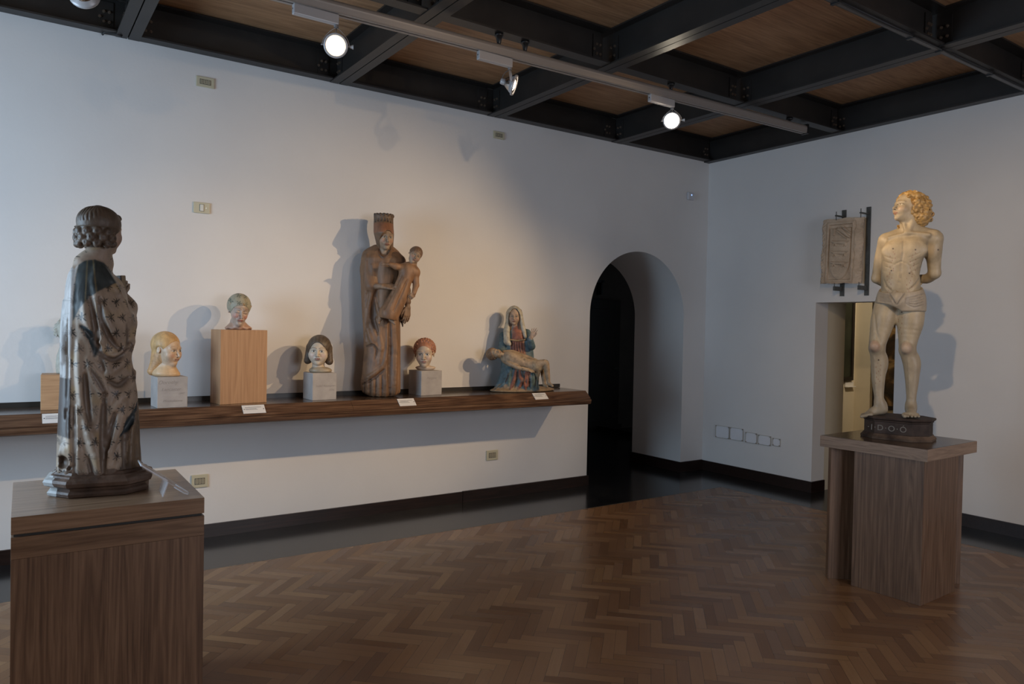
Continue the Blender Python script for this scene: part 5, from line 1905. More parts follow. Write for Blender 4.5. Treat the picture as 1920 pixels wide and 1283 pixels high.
# loincloth, thighs, shins, feet
v.ell((0.106, -0.165, 0.252), (0.068, 0.062, 0.052), 0.03, (0.38, 0.29, 0.18), [[0.93, 0, -0.36], [0, 1, 0], [0.36, 0, 0.93]])
v.chain([(0.106, -0.190, 0.263), (0.189, -0.200, 0.280), (0.206, -0.185, 0.185), (0.223, -0.180, 0.086)], [0.040, 0.031, 0.026, 0.015], 0.015, CF)
v.chain([(0.102, -0.130, 0.250), (0.166, -0.120, 0.265), (0.173, -0.110, 0.170), (0.185, -0.110, 0.070)], [0.038, 0.030, 0.025, 0.015], 0.015, CF)
v.chain([(0.223, -0.180, 0.091), (0.257, -0.210, 0.070)], [0.016, 0.011], 0.008, CF)
v.chain([(0.185, -0.110, 0.075), (0.209, -0.150, 0.059)], [0.016, 0.011], 0.008, CF)
v.cap((0.117, -0.165, 0.197), (0.118, -0.150, 0.161), 0.03, 0.02, 0.012, (0.38, 0.29, 0.18))
v.floor(0.003)
obj('lying_figure', v.mesh('lying_figure', [poly_wear, hc.paint()]), POLY, t)
v = Vol((-0.38, -0.34, 0.22), (-0.08, 0.05, 0.50), 0.0034)
hc.E(v, (0, -0.10, 0.15), (0.37, 0.45, 0.40), 0.02, (0.23, 0.14, 0.08))
hc.E(v, (0, 0.42, -0.10), (0.30, 0.42, 0.42), 0.02, None, True)
hc.K(v, (-0.25, -0.2, -0.1), (-0.2, -0.2, -0.5), 0.16, 0.08, 0.05, (0.23, 0.14, 0.08))
hc.K(v, (0, 0.26, -0.40), (0, 0.28, -0.52), 0.07, 0.04, 0.05, (0.23, 0.14, 0.08))
obj('hair', v.mesh('hair', [strands(hc, 0.3, 8)]), POLY, t)

# ================================================================== bound nude youth on an eight-sided base
FLESH = painted('pale_painted_flesh', 0.46, 0.55, 16.0, 2.0, 0.2, 60.0, 0.72)
t = figure('nude_youth_statue', 'tall pale carved nude youth with golden curls and hands behind his back', 'statue', (-1.975, -3.375, 0.964), -1.0886)
SF = (0.42, 0.345, 0.235)
CL_ = (0.40, 0.34, 0.26)
v = Vol((-0.40, -0.34, 0.09), (0.42, 0.26, 1.70), 0.0042)
# chest, belly, pelvis
v.loft([(0.882, -0.005, 0.000, 0.125, 0.075), (0.935, -0.006, 0.000, 0.128, 0.092), (0.988, -0.007, 0.000, 0.118, 0.096), (1.042, -0.010, -0.005, 0.117, 0.098), (1.095, -0.015, -0.010, 0.114, 0.098), (1.167, -0.009, -0.010, 0.121, 0.108),
        (1.227, 0.002, -0.005, 0.127, 0.115), (1.283, 0.010, 0.000, 0.127, 0.112), (1.332, 0.028, 0.010, 0.130, 0.095), (1.367, 0.041, 0.020, 0.106, 0.075), (1.392, 0.044, 0.030, 0.059, 0.050)], 0.01, SF, p=2.2)
# shoulders, clavicles, neck
v.cap((-0.093, 0.010, 1.324), (0.018, 0.020, 1.363), 0.055, 0.060, 0.03, SF)
v.cap((0.167, 0.020, 1.333), (0.055, 0.020, 1.369), 0.058, 0.060, 0.03, SF)
v.cap((-0.082, -0.060, 1.337), (0.017, -0.075, 1.359), 0.012, 0.010, 0.02, SF)
v.cap((0.146, -0.050, 1.346), (0.042, -0.075, 1.361), 0.012, 0.010, 0.02, SF)
v.chain([(0.036, 0.010, 1.354), (0.035, -0.000, 1.413), (0.024, -0.005, 1.473)], [0.062, 0.056, 0.056], 0.03, SF)
v.cap((0.023, -0.070, 1.363), (0.058, -0.030, 1.468), 0.014, 0.014, 0.016, SF)
v.cap((0.014, -0.070, 1.367), (-0.004, -0.045, 1.448), 0.010, 0.010, 0.014, SF)
# pectorals, rib arch, navel, abdomen
v.ell((-0.058, -0.085, 1.248), (0.070, 0.020, 0.045), 0.05, SF)
v.ell((0.069, -0.085, 1.251), (0.072, 0.020, 0.045), 0.05, SF)
v.ell((-0.012, -0.075, 1.023), (0.080, 0.036, 0.070), 0.05, SF)
for q in ([(-0.000, 1.308), (-0.001, 1.220), (-0.009, 1.149), (-0.013, 1.060)],): v.drape(q, 0.002, 0.0, 0.008, None, cut=True)
v.drape([(-0.090, 1.108), (-0.053, 1.150), (-0.009, 1.177), (0.042, 1.144), (0.075, 1.076)], 0.002, 0.0, 0.008, None, cut=True)
for k in range(4):
    dz = k * 0.032
    a, b = (0.102, 1.231), (0.034, 1.219)
    v.drape([(a[0], a[1] - dz), (a[0] - 0.03, a[1] - dz - 0.020), (b[0] + 0.004 * k, b[1] - dz - 0.022)], 0.0016, 0.0, 0.005, None, cut=True)
    a, b = (-0.115, 1.216), (-0.048, 1.207)
    v.drape([(a[0], a[1] - dz), (a[0] + 0.03, a[1] - dz - 0.018), (b[0] - 0.004 * k, b[1] - dz - 0.020)], 0.0016, 0.0, 0.005, None, cut=True)
v.drape([(-0.108, 1.050), (-0.094, 1.007), (-0.061, 0.978)], 0.006, 0.0, 0.012, None, cut=True)
v.drape([(0.100, 1.062), (0.076, 1.013), (0.040, 0.985)], 0.006, 0.0, 0.012, None, cut=True)
v.cell((-0.021, -0.128, 1.034), (0.007, 0.012, 0.010), 0.006)
# arms drawn back behind the body
v.chain([(-0.109, 0.020, 1.326), (-0.136, 0.050, 1.210), (-0.159, 0.085, 1.079)], [0.044, 0.038, 0.030], 0.02, SF)
v.chain([(-0.156, 0.085, 1.075), (-0.104, 0.130, 1.048), (-0.022, 0.155, 1.063)], [0.032, 0.030, 0.022], 0.015, SF)
v.chain([(0.177, 0.030, 1.326), (0.180, 0.050, 1.219), (0.187, 0.075, 1.108)], [0.056, 0.046, 0.037], 0.02, SF)
v.ell((0.170, 0.030, 1.253), (0.048, 0.050, 0.075), 0.02, SF)
v.chain([(0.190, 0.075, 1.105), (0.146, 0.125, 1.073), (0.064, 0.160, 1.080)], [0.036, 0.033, 0.023], 0.015, SF)
hand(v, (-0.019, 0.158, 1.063), (1, 0.1, -0.25), (0, 1, 0.1), 0.17, 0.7, 1, SF, 0.1)
hand(v, (0.064, 0.175, 1.081), (-1, 0.1, -0.25), (0, 1, 0.1), 0.17, 0.7, -1, SF, 0.1)
# legs
v.chain([(-0.085, -0.000, 0.899), (-0.108, -0.010, 0.791), (-0.130, -0.020, 0.675), (-0.141, -0.030, 0.603)], [0.078, 0.075, 0.059, 0.049], 0.03, SF)
v.ell((-0.153, -0.075, 0.611), (0.030, 0.028, 0.034), 0.02, (0.52, 0.36, 0.26))
v.chain([(-0.138, -0.020, 0.589), (-0.126, -0.000, 0.502), (-0.127, -0.000, 0.393), (-0.121, -0.005, 0.286), (-0.116, -0.010, 0.225)], [0.048, 0.050, 0.042, 0.031, 0.028], 0.02, SF)
v.ell((-0.107, 0.025, 0.502), (0.034, 0.045, 0.070), 0.03, SF)
v.drape([(-0.153, 0.537), (-0.144, 0.429), (-0.134, 0.284)], 0.006, 0.0, 0.012, SF)
v.drape([(-0.160, 0.827), (-0.148, 0.718), (-0.123, 0.629)], 0.003, -0.001, 0.014, None, cut=True)
v.chain([(0.058, 0.000, 0.882), (0.054, -0.005, 0.775), (0.045, -0.012, 0.669), (0.040, -0.020, 0.598)], [0.082, 0.080, 0.060, 0.050], 0.03, SF)
v.ell((0.033, -0.070, 0.605), (0.030, 0.026, 0.036), 0.02, (0.50, 0.37, 0.27))
v.chain([(0.044, -0.010, 0.580), (0.068, 0.005, 0.495), (0.074, 0.005, 0.396), (0.073, -0.000, 0.290), (0.072, -0.000, 0.218)], [0.049, 0.050, 0.042, 0.031, 0.029], 0.02, SF)
v.ell((0.080, 0.020, 0.502), (0.038, 0.045, 0.075), 0.03, SF)
v.drape([(0.048, 0.537), (0.060, 0.420), (0.067, 0.279)], 0.006, 0.0, 0.012, SF)
# feet: left one turned out over the rim, right one towards the viewer
def foot(heel, ball, toe, w, n=1):
    heel, ball, toe = (np.array(q, float) for q in (heel, ball, toe))
    v.cap(heel, heel * 0.3 + ball * 0.7 + np.array([0, 0, 0.008]), 0.030, 0.026, 0.02, SF)
    v.cap(heel + np.array([0, 0, 0.035]), ball + np.array([0, 0, 0.006]), 0.026, 0.018, 0.02, SF)
    d = toe - ball; d[2] = 0; sd = np.array([-d[1], d[0], 0]) / max(np.hypot(d[0], d[1]), 1e-6)
    v.cap(ball - sd * w * 0.5, ball + sd * w * 0.5, 0.018, 0.018, 0.015, SF)
    for i in range(5):
        o = (i - 2) / 4 * w * 1.25 * n
        L_ = 1.0 - 0.09 * i
        p0 = ball + sd * o; p1 = p0 + (toe - ball) * L_
        v.cap(p0, p1, 0.011 if i else 0.014, 0.009 if i else 0.012, 0.003, SF)
foot((-0.095, -0.000, 0.182), (-0.175, -0.035, 0.151), (-0.229, -0.050, 0.137), 0.062, -1)
v.cap((-0.116, -0.010, 0.232), (-0.102, -0.000, 0.192), 0.030, 0.031, 0.02, SF)
foot((0.073, 0.010, 0.189), (0.072, -0.095, 0.167), (0.078, -0.135, 0.161), 0.066, 1)
v.cap((0.072, -0.000, 0.225), (0.072, -0.000, 0.193), 0.030, 0.031, 0.02, SF)
# head thrown back and turned to his right
hs = Head((0.016, -0.010, 1.537), frame(-50, 12, -5), 0.218, (0.46, 0.375, 0.255), lip=(0.40, 0.20, 0.13), brow=(0.36, 0.26, 0.15), eye=(0.16, 0.12, 0.08), white=(0.50, 0.44, 0.33), cheek=(0.52, 0.36, 0.25), wide=0.90, nose=1.15, fat=-0.015)
hs.sculpt(v)
hs.K(v, (0.06, 0.28, -0.36), (0.20, 0.05, -0.22), 0.03, 0.03, 0.05, (0.46, 0.375, 0.255))


def wounds(V, col):
    ref = [((-0.059, 1.257)), ((0.070, 1.246)), ((0.040, 1.095)), ((-0.065, 1.114)), ((0.202, 1.252)), ((0.002, 0.842)), ((-0.127, 0.520))]
    front = V[:, 1] < 0.0
    n = wobble(V, 30, 8)
    col = col * (1 + 0.10 * n[:, None])
    m = np.clip(wobble(V, 55, 9) - 0.45, 0, 1)[:, None] * 0.5
    col = col * (1 - m) + np.array([0.26, 0.20, 0.14]) * m
    low = np.clip((0.80 - V[:, 2]) / 0.3, 0, 1)[:, None] * 0.35
    col = col * (1 - low) + np.array([0.30, 0.25, 0.19]) * low
    for i, (wx, wz) in enumerate(ref):
        d = np.hypot(V[:, 0] - wx, V[:, 2] - wz)
        m = np.clip((0.0065 - d) * 300, 0, 1)[:, None] * front[:, None]
        col = col * (1 - m) + np.array([0.05, 0.025, 0.02]) * m
        if i in (4,): continue
        for j in range(11):
            rx = wx + 0.016 * math.sin(j * 2.4 + i) - 0.012 * (i % 2); rz = wz - 0.022 - 0.0135 * j
            d = np.hypot((V[:, 0] - rx) * 1.6, (V[:, 2] - rz) * 0.7)
            m = np.clip((0.0042 - d) * 500, 0, 1)[:, None] * front[:, None] * 0.75
            col = col * (1 - m) + np.array([0.22, 0.06, 0.04]) * m
    return col


obj('nude_body', v.mesh('nude_body', [wounds, hs.paint()], smooth=3), FLESH, t)
# loincloth wound around the hips
v = Vol((-0.22, -0.20, 0.78), (0.26, 0.20, 1.10), 0.0038)
v.loft([(0.846, -0.009, 0.000, 0.155, 0.112), (0.899, -0.008, 0.000, 0.155, 0.124), (0.949, -0.006, 0.000, 0.148, 0.124), (0.985, -0.006, 0.000, 0.136, 0.118), (1.013, -0.006, 0.000, 0.123, 0.108)], 0.01, CL_, p=2.2)
v.ell((-0.031, -0.100, 0.924), (0.055, 0.055, 0.065), 0.03, CL_)
# leg openings and dipping waistline
v.cell((-0.120, -0.030, 0.801), (0.15, 0.25, 0.100), 0.006, rot=[[0.99, 0, -0.10], [0, 1, 0], [0.10, 0, 0.99]])
v.cell((0.083, -0.030, 0.747), (0.125, 0.25, 0.095), 0.006, rot=[[0.93, 0, -0.36], [0, 1, 0], [0.36, 0, 0.93]])
v.cell((-0.029, -0.080, 1.100), (0.24, 0.17, 0.135), 0.006)
for a in range(5):
    z0 = 0.012 * a
    p, q = (-0.138, 0.968), (-0.061, 0.949)
    v.drape([(p[0], p[1] - z0), ((p[0] + q[0]) / 2, p[1] - z0 - 0.012), (q[0], q[1] - z0 * 0.8 - 0.004)], 0.003, -0.001, 0.006, (0.30, 0.26, 0.21), cut=True)
    p, q = (0.127, 0.963), (0.022, 0.928)
    v.drape([(p[0], p[1] - 0.018 * a), ((p[0] + q[0]) / 2, (p[1] + q[1]) / 2 - 0.018 * a - 0.004), (q[0], q[1] - 0.008 * a)], 0.0032, -0.001, 0.006, (0.30, 0.26, 0.21), cut=True)
v.drape([(-0.080, 0.978), (-0.060, 0.935), (-0.034, 0.889)], 0.004, 0.0, 0.008, (0.28, 0.24, 0.19), cut=True)
v.drape([(0.018, 0.963), (-0.003, 0.924), (-0.024, 0.889)], 0.004, 0.0, 0.008, (0.28, 0.24, 0.19), cut=True)
v.ell((-0.044, -0.118, 0.972), (0.014, 0.012, 0.013), 0.006, CL_)
obj('loincloth', v.mesh('loincloth'), FLESH, t)
# golden curls
v = Vol((-0.18, -0.24, 1.28), (0.28, 0.24, 1.72), 0.0034)
GD = (0.42, 0.265, 0.10)
hs.E(v, (0, -0.12, 0.12), (0.34, 0.40, 0.33), 0.02, (0.30, 0.17, 0.05))
hs.E(v, (0, -0.34, -0.14), (0.36, 0.28, 0.34), 0.05, (0.30, 0.17, 0.05))
rnd = random.Random(11)
for (oc, orr, n) in (((0, -0.13, 0.12), (0.39, 0.44, 0.375), 300), ((0, -0.36, -0.15), (0.42, 0.33, 0.40), 230), ((0, -0.20, 0.10), (0.43, 0.47, 0.40), 120)):
    for (x, y, z) in spiral(n):
        cx_, cy_, cz_ = oc[0] + x * orr[0], oc[1] + y * orr[1], oc[2] + z * orr[2]
        if cy_ > 0.03 and cz_ < 0.26: continue
        if cy_ > 0.20 and cz_ < 0.33: continue
        if cz_ < -0.50: continue
        kk = 0.8 + 0.4 * rnd.random(); c = tuple(q * kk for q in GD)
        p = hs.P(cx_, cy_, cz_); n_ = p - hs.P(0, -0.15, 0.05); n_ = n_ / np.linalg.norm(n_)
        r0 = 0.0105 + 0.009 * rnd.random() ** 2
        v.ell(p, (r0, r0, r0), 0.005, c)
        if rnd.random() < 0.55: v.cell(p + n_ * r0 * 1.0 + 0.3 * r0 * np.array([rnd.random() - 0.5, 0, rnd.random() - 0.5]), (r0 * (0.25 + 0.3 * rnd.random()), r0 * 0.4, r0 * (0.2 + 0.3 * rnd.random())), 0.004, (0.22, 0.12, 0.035))
for q in ((-0.035, -0.040, 1.447), (-0.028, -0.020, 1.417), (-0.039, -0.030, 1.473), (-0.021, -0.010, 1.397), (0.155, 0.030, 1.457), (0.128, 0.030, 1.434), (0.097, 0.050, 1.442), (0.163, 0.030, 1.492), (0.139, -0.000, 1.468)):
    v.ell(q, (0.015, 0.015, 0.017), 0.006, GD)
    v.cell((q[0], q[1] - 0.015, q[2]), (0.006,) * 3, 0.004, (0.16, 0.085, 0.03))
hs.E(v, (0, 0.48, -0.17), (0.27, 0.44, 0.40), 0.01, None, True)
hs.E(v, (0, 0.12, -0.46), (0.20, 0.20, 0.22), 0.01, None, True)
obj('golden_hair', v.mesh('golden_hair'), painted('gilded_hair', 0.38, 0.4, 40, 1, 0.4, 90, 0.6), t)

# eight-sided base with moulded rim and plinth
MAT['dark_base'] = mottled('worn_dark_wood', (0.030, 0.020, 0.016), (0.062, 0.042, 0.034), 12, 0.65, 0.4, 45, 0, 0.3)
MAT['worn_base'] = mottled('worn_brown_wood', (0.040, 0.026, 0.020), (0.17, 0.115, 0.080), 7, 0.75, 0.5, 40, 0, 0.2)


def octa(a, b, c):
    """half-length a, half-depth b, corner cut c"""
    return [(-a + c, -b), (a - c, -b), (a, -b + c), (a, b - c), (a - c, b), (-a + c, b), (-a, b - c), (-a, -b + c)]


def moulded(bm, prof, a, b, c, rot=0.0, off=(0, 0)):
    rings = []
    for (o, z) in prof:
        pts = octa(a + o, b + o, c + o * 0.585)
        rings.append([bm.verts.new((off[0] + x * math.cos(rot) - y * math.sin(rot), off[1] + x * math.sin(rot) + y * math.cos(rot), z)) for x, y in pts])
    for r0, r1 in zip(rings[:-1], rings[1:]):
        for k in range(8): bm.faces.new((r0[k], r0[(k + 1) % 8], r1[(k + 1) % 8], r1[k]))
    bm.faces.new(rings[0][::-1]); bm.faces.new(rings[-1])


BR = R(-12)
bt = (-0.014, -0.000, 0.130)
bm = BM()
moulded(bm, [(0.018, 0.0), (0.020, 0.016), (0.006, 0.030), (0.004, 0.036), (0.0, 0.040), (0.0, 0.115), (0.006, 0.119), (0.004, 0.124), (0.016, 0.134), (0.018, 0.142), (0.014, 0.147)], 0.195, 0.150, 0.085, BR)
bs = obj('base', bm, MAT['dark_base'], t)
bm = BM()
moulded(bm, [(0.0195, 0.001), (0.0215, 0.016), (0.0075, 0.0305), (0.0052, 0.0355)], 0.195, 0.150, 0.085, BR)
obj('plinth_moulding', bm, MAT['worn_base'], bs)
MAT['letter'] = simple('worn_white_letter', (0.20, 0.185, 0.165), 0.7).m
lm = text_mesh('\u00b7I\u00b7D\u00b7O\u00b7\u00d3', 0.052, MAT['letter'], bs, (-0.035 * math.cos(BR) + 0.1508 * math.sin(BR), -0.035 * math.sin(BR) - 0.1508 * math.cos(BR), 0.058), (math.pi / 2, 0, BR), 0.0004, 0.0, 1.25, 'lettering')

# ================================================================== robed figure seen from behind, left foreground
BROC = painted('brocade_robe', 0.46, 0.55, 18.0, 2.5, 0.25, 70.0, 0.6)
t = figure('robed_figure_statue', 'large carved figure in a flower patterned robe seen from behind on the front pedestal', 'statue', (-6.585, -2.500, 0.950), -0.0946)
RB_ = (0.36, 0.275, 0.205)
LIN = (0.035, 0.050, 0.058)
v = Vol((-0.27, -0.21, 0.06), (0.27, 0.25, 1.21), 0.0034)
v.loft([(0.030, 0.003, 0.000, 0.152, 0.130), (0.085, 0.000, 0.000, 0.155, 0.130), (0.152, -0.001, 0.000, 0.152, 0.130), (0.229, -0.004, 0.000, 0.148, 0.125), (0.306, -0.003, 0.000, 0.146, 0.120), (0.394, -0.005, 0.000, 0.141, 0.120), (0.472, -0.009, 0.000, 0.135, 0.120),
        (0.538, -0.015, 0.000, 0.128, 0.120), (0.614, -0.013, 0.000, 0.127, 0.125), (0.669, -0.007, 0.000, 0.129, 0.130), (0.707, -0.008, 0.000, 0.127, 0.130), (0.757, -0.017, 0.000, 0.114, 0.125), (0.811, -0.026, 0.000, 0.104, 0.115), (0.854, -0.033, 0.005, 0.092, 0.105),
        (0.893, -0.038, 0.010, 0.079, 0.092), (0.920, -0.035, 0.015, 0.064, 0.078), (0.940, -0.030, 0.020, 0.047, 0.060), (0.953, -0.024, 0.020, 0.034, 0.045)], 0.01, RB_, p=2.15)
# elbow sleeve bulge, far shoulder, chest
v.ell((0.087, 0.030, 0.693), (0.045, 0.07, 0.055), 0.03, RB_)
v.ell((0.043, 0.050, 0.793), (0.050, 0.06, 0.09), 0.04, RB_)
# folds, traced front to back on the robe
RG = dict(k=0.016, col=RB_)
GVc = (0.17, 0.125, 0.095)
for pts, r in (([(-0.101, 0.905), (-0.102, 0.700), (-0.102, 0.484), (-0.104, 0.267), (-0.103, 0.093)], 0.011), ([(-0.130, 0.785), (-0.131, 0.613), (-0.133, 0.484)], 0.012),
               ([(-0.020, 0.920), (-0.028, 0.855), (-0.012, 0.790), (0.000, 0.702), (0.005, 0.615)], 0.013), ([(0.010, 0.911), (0.042, 0.847), (0.081, 0.771), (0.110, 0.694)], 0.014),
               ([(0.004, 0.757), (0.029, 0.681), (0.063, 0.615), (0.081, 0.593)], 0.016), ([(-0.057, 0.766), (-0.051, 0.701), (-0.028, 0.654)], 0.010),
               ([(0.122, 0.683), (0.110, 0.615), (0.075, 0.575), (0.030, 0.553)], 0.013), ([(0.118, 0.615), (0.099, 0.553), (0.050, 0.500), (0.021, 0.482)], 0.013),
               ([(-0.007, 0.614), (0.005, 0.553), (0.027, 0.504), (0.035, 0.464)], 0.014), ([(-0.046, 0.549), (-0.021, 0.483), (0.006, 0.427), (0.020, 0.372)], 0.015),
               ([(0.129, 0.514), (0.112, 0.447), (0.073, 0.388), (0.046, 0.331)], 0.016), ([(-0.075, 0.614), (-0.070, 0.483), (-0.062, 0.352)], 0.014),
               ([(-0.058, 0.319), (-0.031, 0.237), (-0.009, 0.152), (0.001, 0.076)], 0.021), ([(-0.080, 0.353), (-0.076, 0.222), (-0.071, 0.091)], 0.014),
               ([(0.092, 0.392), (0.066, 0.281), (0.033, 0.172), (0.022, 0.088)], 0.018), ([(0.074, 0.214), (0.067, 0.136), (0.040, 0.082)], 0.016),
               ([(0.121, 0.346), (0.110, 0.234), (0.107, 0.100)], 0.013), ([(0.137, 0.278), (0.134, 0.188), (0.139, 0.075)], 0.010), ([(-0.131, 0.204), (-0.135, 0.117), (-0.140, 0.085)], 0.013),
               ([(-0.120, 0.214), (-0.116, 0.138), (-0.112, 0.083)], 0.008)):
    v.drape(pts, r, 0.002, **RG)
for pts, r in (([(-0.068, 0.675), (-0.053, 0.662), (-0.030, 0.627), (-0.018, 0.592), (-0.022, 0.562)], 0.013),):
    v.drape(pts, r, -0.002, 0.008, LIN, cut=True)
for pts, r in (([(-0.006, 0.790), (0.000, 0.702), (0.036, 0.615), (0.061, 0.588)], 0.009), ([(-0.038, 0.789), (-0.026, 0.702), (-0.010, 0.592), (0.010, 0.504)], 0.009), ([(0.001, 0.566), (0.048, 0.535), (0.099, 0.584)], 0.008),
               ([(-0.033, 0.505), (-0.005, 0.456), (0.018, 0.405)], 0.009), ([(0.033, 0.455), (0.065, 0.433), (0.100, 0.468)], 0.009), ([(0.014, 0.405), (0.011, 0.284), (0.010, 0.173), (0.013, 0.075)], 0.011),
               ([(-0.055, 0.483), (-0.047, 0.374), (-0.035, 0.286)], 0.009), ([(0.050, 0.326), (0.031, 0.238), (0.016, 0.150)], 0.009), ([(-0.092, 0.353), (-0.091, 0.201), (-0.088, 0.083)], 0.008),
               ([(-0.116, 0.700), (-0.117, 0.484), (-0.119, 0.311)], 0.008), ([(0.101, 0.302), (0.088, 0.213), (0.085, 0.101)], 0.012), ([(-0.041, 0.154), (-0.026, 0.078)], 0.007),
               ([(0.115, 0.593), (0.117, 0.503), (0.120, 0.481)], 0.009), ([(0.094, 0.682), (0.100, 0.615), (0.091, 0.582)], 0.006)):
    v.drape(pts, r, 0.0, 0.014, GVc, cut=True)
# turned-back hem showing the dark lining, and the broken foot of the robe
v.drape([(0.144, 0.402), (0.129, 0.323), (0.097, 0.269), (0.074, 0.232)], 0.013, 0.0, 0.010, LIN, cut=True)
v.cell((-0.131, -0.090, 0.136), (0.022, 0.05, 0.026), 0.010, (0.12, 0.08, 0.055))
v.cell((-0.105, -0.120, 0.114), (0.010, 0.03, 0.010), 0.006, (0.10, 0.07, 0.05))
# low neckline, neck and head
SKL = (0.33, 0.235, 0.175)
v.chain([(-0.036, 0.015, 0.927), (-0.017, 0.010, 0.961), (-0.002, 0.015, 1.006)], [0.062, 0.050, 0.046], 0.015, SKL)
v.cap((-0.058, 0.000, 0.925), (-0.001, 0.020, 0.936), 0.040, 0.045, 0.02, SKL)
hl = Head((-0.001, 0.015, 1.074), frame(126, -4, -4), 0.192, (0.44, 0.31, 0.235), lip=(0.36, 0.18, 0.13), brow=(0.22, 0.15, 0.10), eye=(0.08, 0.06, 0.05), cheek=(0.50, 0.27, 0.20), fat=0.03, wide=0.98, nose=0.9)
hl.sculpt(v)
# forearm and hand on the book, held in front of the chest
v.chain([(0.095, 0.050, 0.723), (0.108, 0.100, 0.762), (0.084, 0.130, 0.806)], [0.036, 0.030, 0.020], 0.015, RB_)
hand(v, (0.072, 0.130, 0.805), (0.35, -0.2, 1), (0.6, 0.75, 0), 0.11, [0.9, 1.0, 1.1, 1.1], 1, SKL, 0.15, k=0.003)
for k_ in range(4): v.cap((0.064, 0.120, 0.828), ((0.081, 0.090, 0.834)[0] + 0.002 * k_, 0.10 + 0.018 * k_, (0.081, 0.090, 0.834)[2] - 0.010 * k_), 0.008, 0.0075, 0.002, SKL)

POLY_TEAL = np.array([(-0.081, 0.923), (-0.058, 0.942), (-0.024, 0.949), (0.004, 0.942), (0.024, 0.916), (0.045, 0.876), (0.055, 0.856), (0.028, 0.840), (-0.010, 0.816), (-0.048, 0.782), (-0.076, 0.744), (-0.098, 0.692), (-0.097, 0.787), (-0.090, 0.873)])
POLY_SKIN = np.array([(-0.107, 0.916), (-0.077, 0.952), (-0.040, 0.985), (0.027, 0.989), (0.026, 0.930), (0.010, 0.935), (-0.024, 0.946), (-0.058, 0.940), (-0.083, 0.921), (-0.096, 0.903)])
POLY_WOOD = np.array([(-0.166, 0.472), (-0.102, 0.466), (-0.102, 0.230), (-0.165, 0.244)])
POLY_BACK = np.array([(-0.169, 0.912), (-0.107, 0.916), (-0.083, 0.921), (-0.092, 0.873), (-0.097, 0.787), (-0.100, 0.691), (-0.104, 0.570), (-0.104, 0.469), (-0.166, 0.470)])
POLY_RIGHT = np.array([(0.144, 0.402), (0.129, 0.328), (0.101, 0.268), (0.074, 0.232), (0.098, 0.190), (0.087, 0.123), (0.068, 0.051), (0.204, 0.040), (0.201, 0.400)])


def inside(V, poly):
    x, z = V[:, 0], V[:, 2]
    r = np.zeros(len(V), bool)
    n = len(poly)
    for i in range(n):
        (x0, z0), (x1, z1) = poly[i], poly[(i + 1) % n]
        c = ((z0 > z) != (z1 > z)) & (x < (x1 - x0) * (z - z0) / (z1 - z0 + 1e-9) + x0)
        r ^= c
    return r


def soft(V, poly, e=0.0022):
    m = np.zeros(len(V))
    for dx, dz in ((0, 0), (e, 0), (-e, 0), (0, e), (0, -e), (e * .7, e * .7), (-e * .7, -e * .7)):
        m += inside(V + np.array([dx, 0, dz]), poly)
    return m / 7


def brocade(V, col):
    x, y, z = V[:, 0], V[:, 1], V[:, 2]
    robe = (np.abs(col - np.array(RB_)).sum(1) < 0.12)
    near = y < 0.03
    u = x + 0.25 * y
    cu, cz = 0.050, 0.062
    row = np.floor(z / cz)
    a = ((u + 0.5 * cu * (row % 2)) / cu) % 1 - 0.5
    b = (z / cz) % 1 - 0.5
    a = a * cu + 0.004 * np.sin(row * 5.1); b = b * cz
    rr = np.hypot(a, b); th = np.arctan2(b, a)
    petal = 0.0225 * (0.22 + 0.78 * np.abs(np.cos(4 * th + 0.3 * row)) ** 2.2) * (0.85 + 0.2 * np.sin(th * 3 + row))
    m = np.clip((petal - rr) * 700, 0, 1)
    twig = np.clip((0.0011 - np.abs(a - 0.004 * np.sin(b * 200))) * 1500, 0, 1) * (rr < 0.024)
    m = np.maximum(m, twig * 0.8)
    fade = np.clip(0.9 + 0.6 * wobble(V, 25, 12), 0.35, 1)
    m = (m * fade)[:, None]
    tone = 1 + 0.13 * wobble(V, 22, 3)[:, None]
    gold_light = np.clip(wobble(V, 34, 7) - 0.25, 0, 1)[:, None] * 0.8  # warm highlights on the robe painted in as scattered golden patches
    base = np.array(RB_) * tone
    base = base * (1 - gold_light) + np.array([0.46, 0.32, 0.14]) * gold_light
    base = base * (1 - m) + np.array([0.035, 0.026, 0.020]) * m
    out = np.where(robe[:, None], base, col)
    rb = robe[:, None]
    def put(mask, c):
        k = mask[:, None]
        return out * (1 - k) + c * k
    out = put(soft(V, POLY_BACK) * robe, np.array([0.46, 0.43, 0.41]) * tone * (1 - 0.35 * m))
    gl = np.minimum(np.abs(x - ((-0.028, 0.920)[0] + ((-0.028, 0.920)[1] - z) * 0.10)), np.abs(x - ((-0.051, 0.919)[0] - ((-0.051, 0.919)[1] - z) * 0.03)))
    tc_ = np.array([0.040, 0.050, 0.052]) * (1 + 0.4 * wobble(V, 40, 4)[:, None])
    lg = np.clip((0.0035 - gl) * 500, 0, 1)[:, None] * 0.75
    tc_ = tc_ * (1 - lg) + np.array([0.20, 0.16, 0.09]) * lg
    out = put(soft(V, POLY_TEAL) * near * robe, tc_)
    g = wobble(V * np.array([1, 1, 0.1]), 260, 6)[:, None]
    out = put(soft(V, POLY_WOOD), np.array([0.060, 0.040, 0.030]) * (1 + 0.3 * g))
    out = put(soft(V, POLY_RIGHT) * robe * near, np.array([0.16, 0.11, 0.068]) * tone * (1 + 0.25 * g))
    out = put(soft(V, POLY_SKIN) * robe, np.array([0.33, 0.245, 0.185]))
    # paint lost at the hem
    ls = (robe & (z < (0.005, 0.103)[1] + 0.012 * wobble(V, 60, 2)))[:, None]
    out = np.where(ls, np.array([0.15, 0.10, 0.07]) * (1 + 0.3 * g), out)
    return out


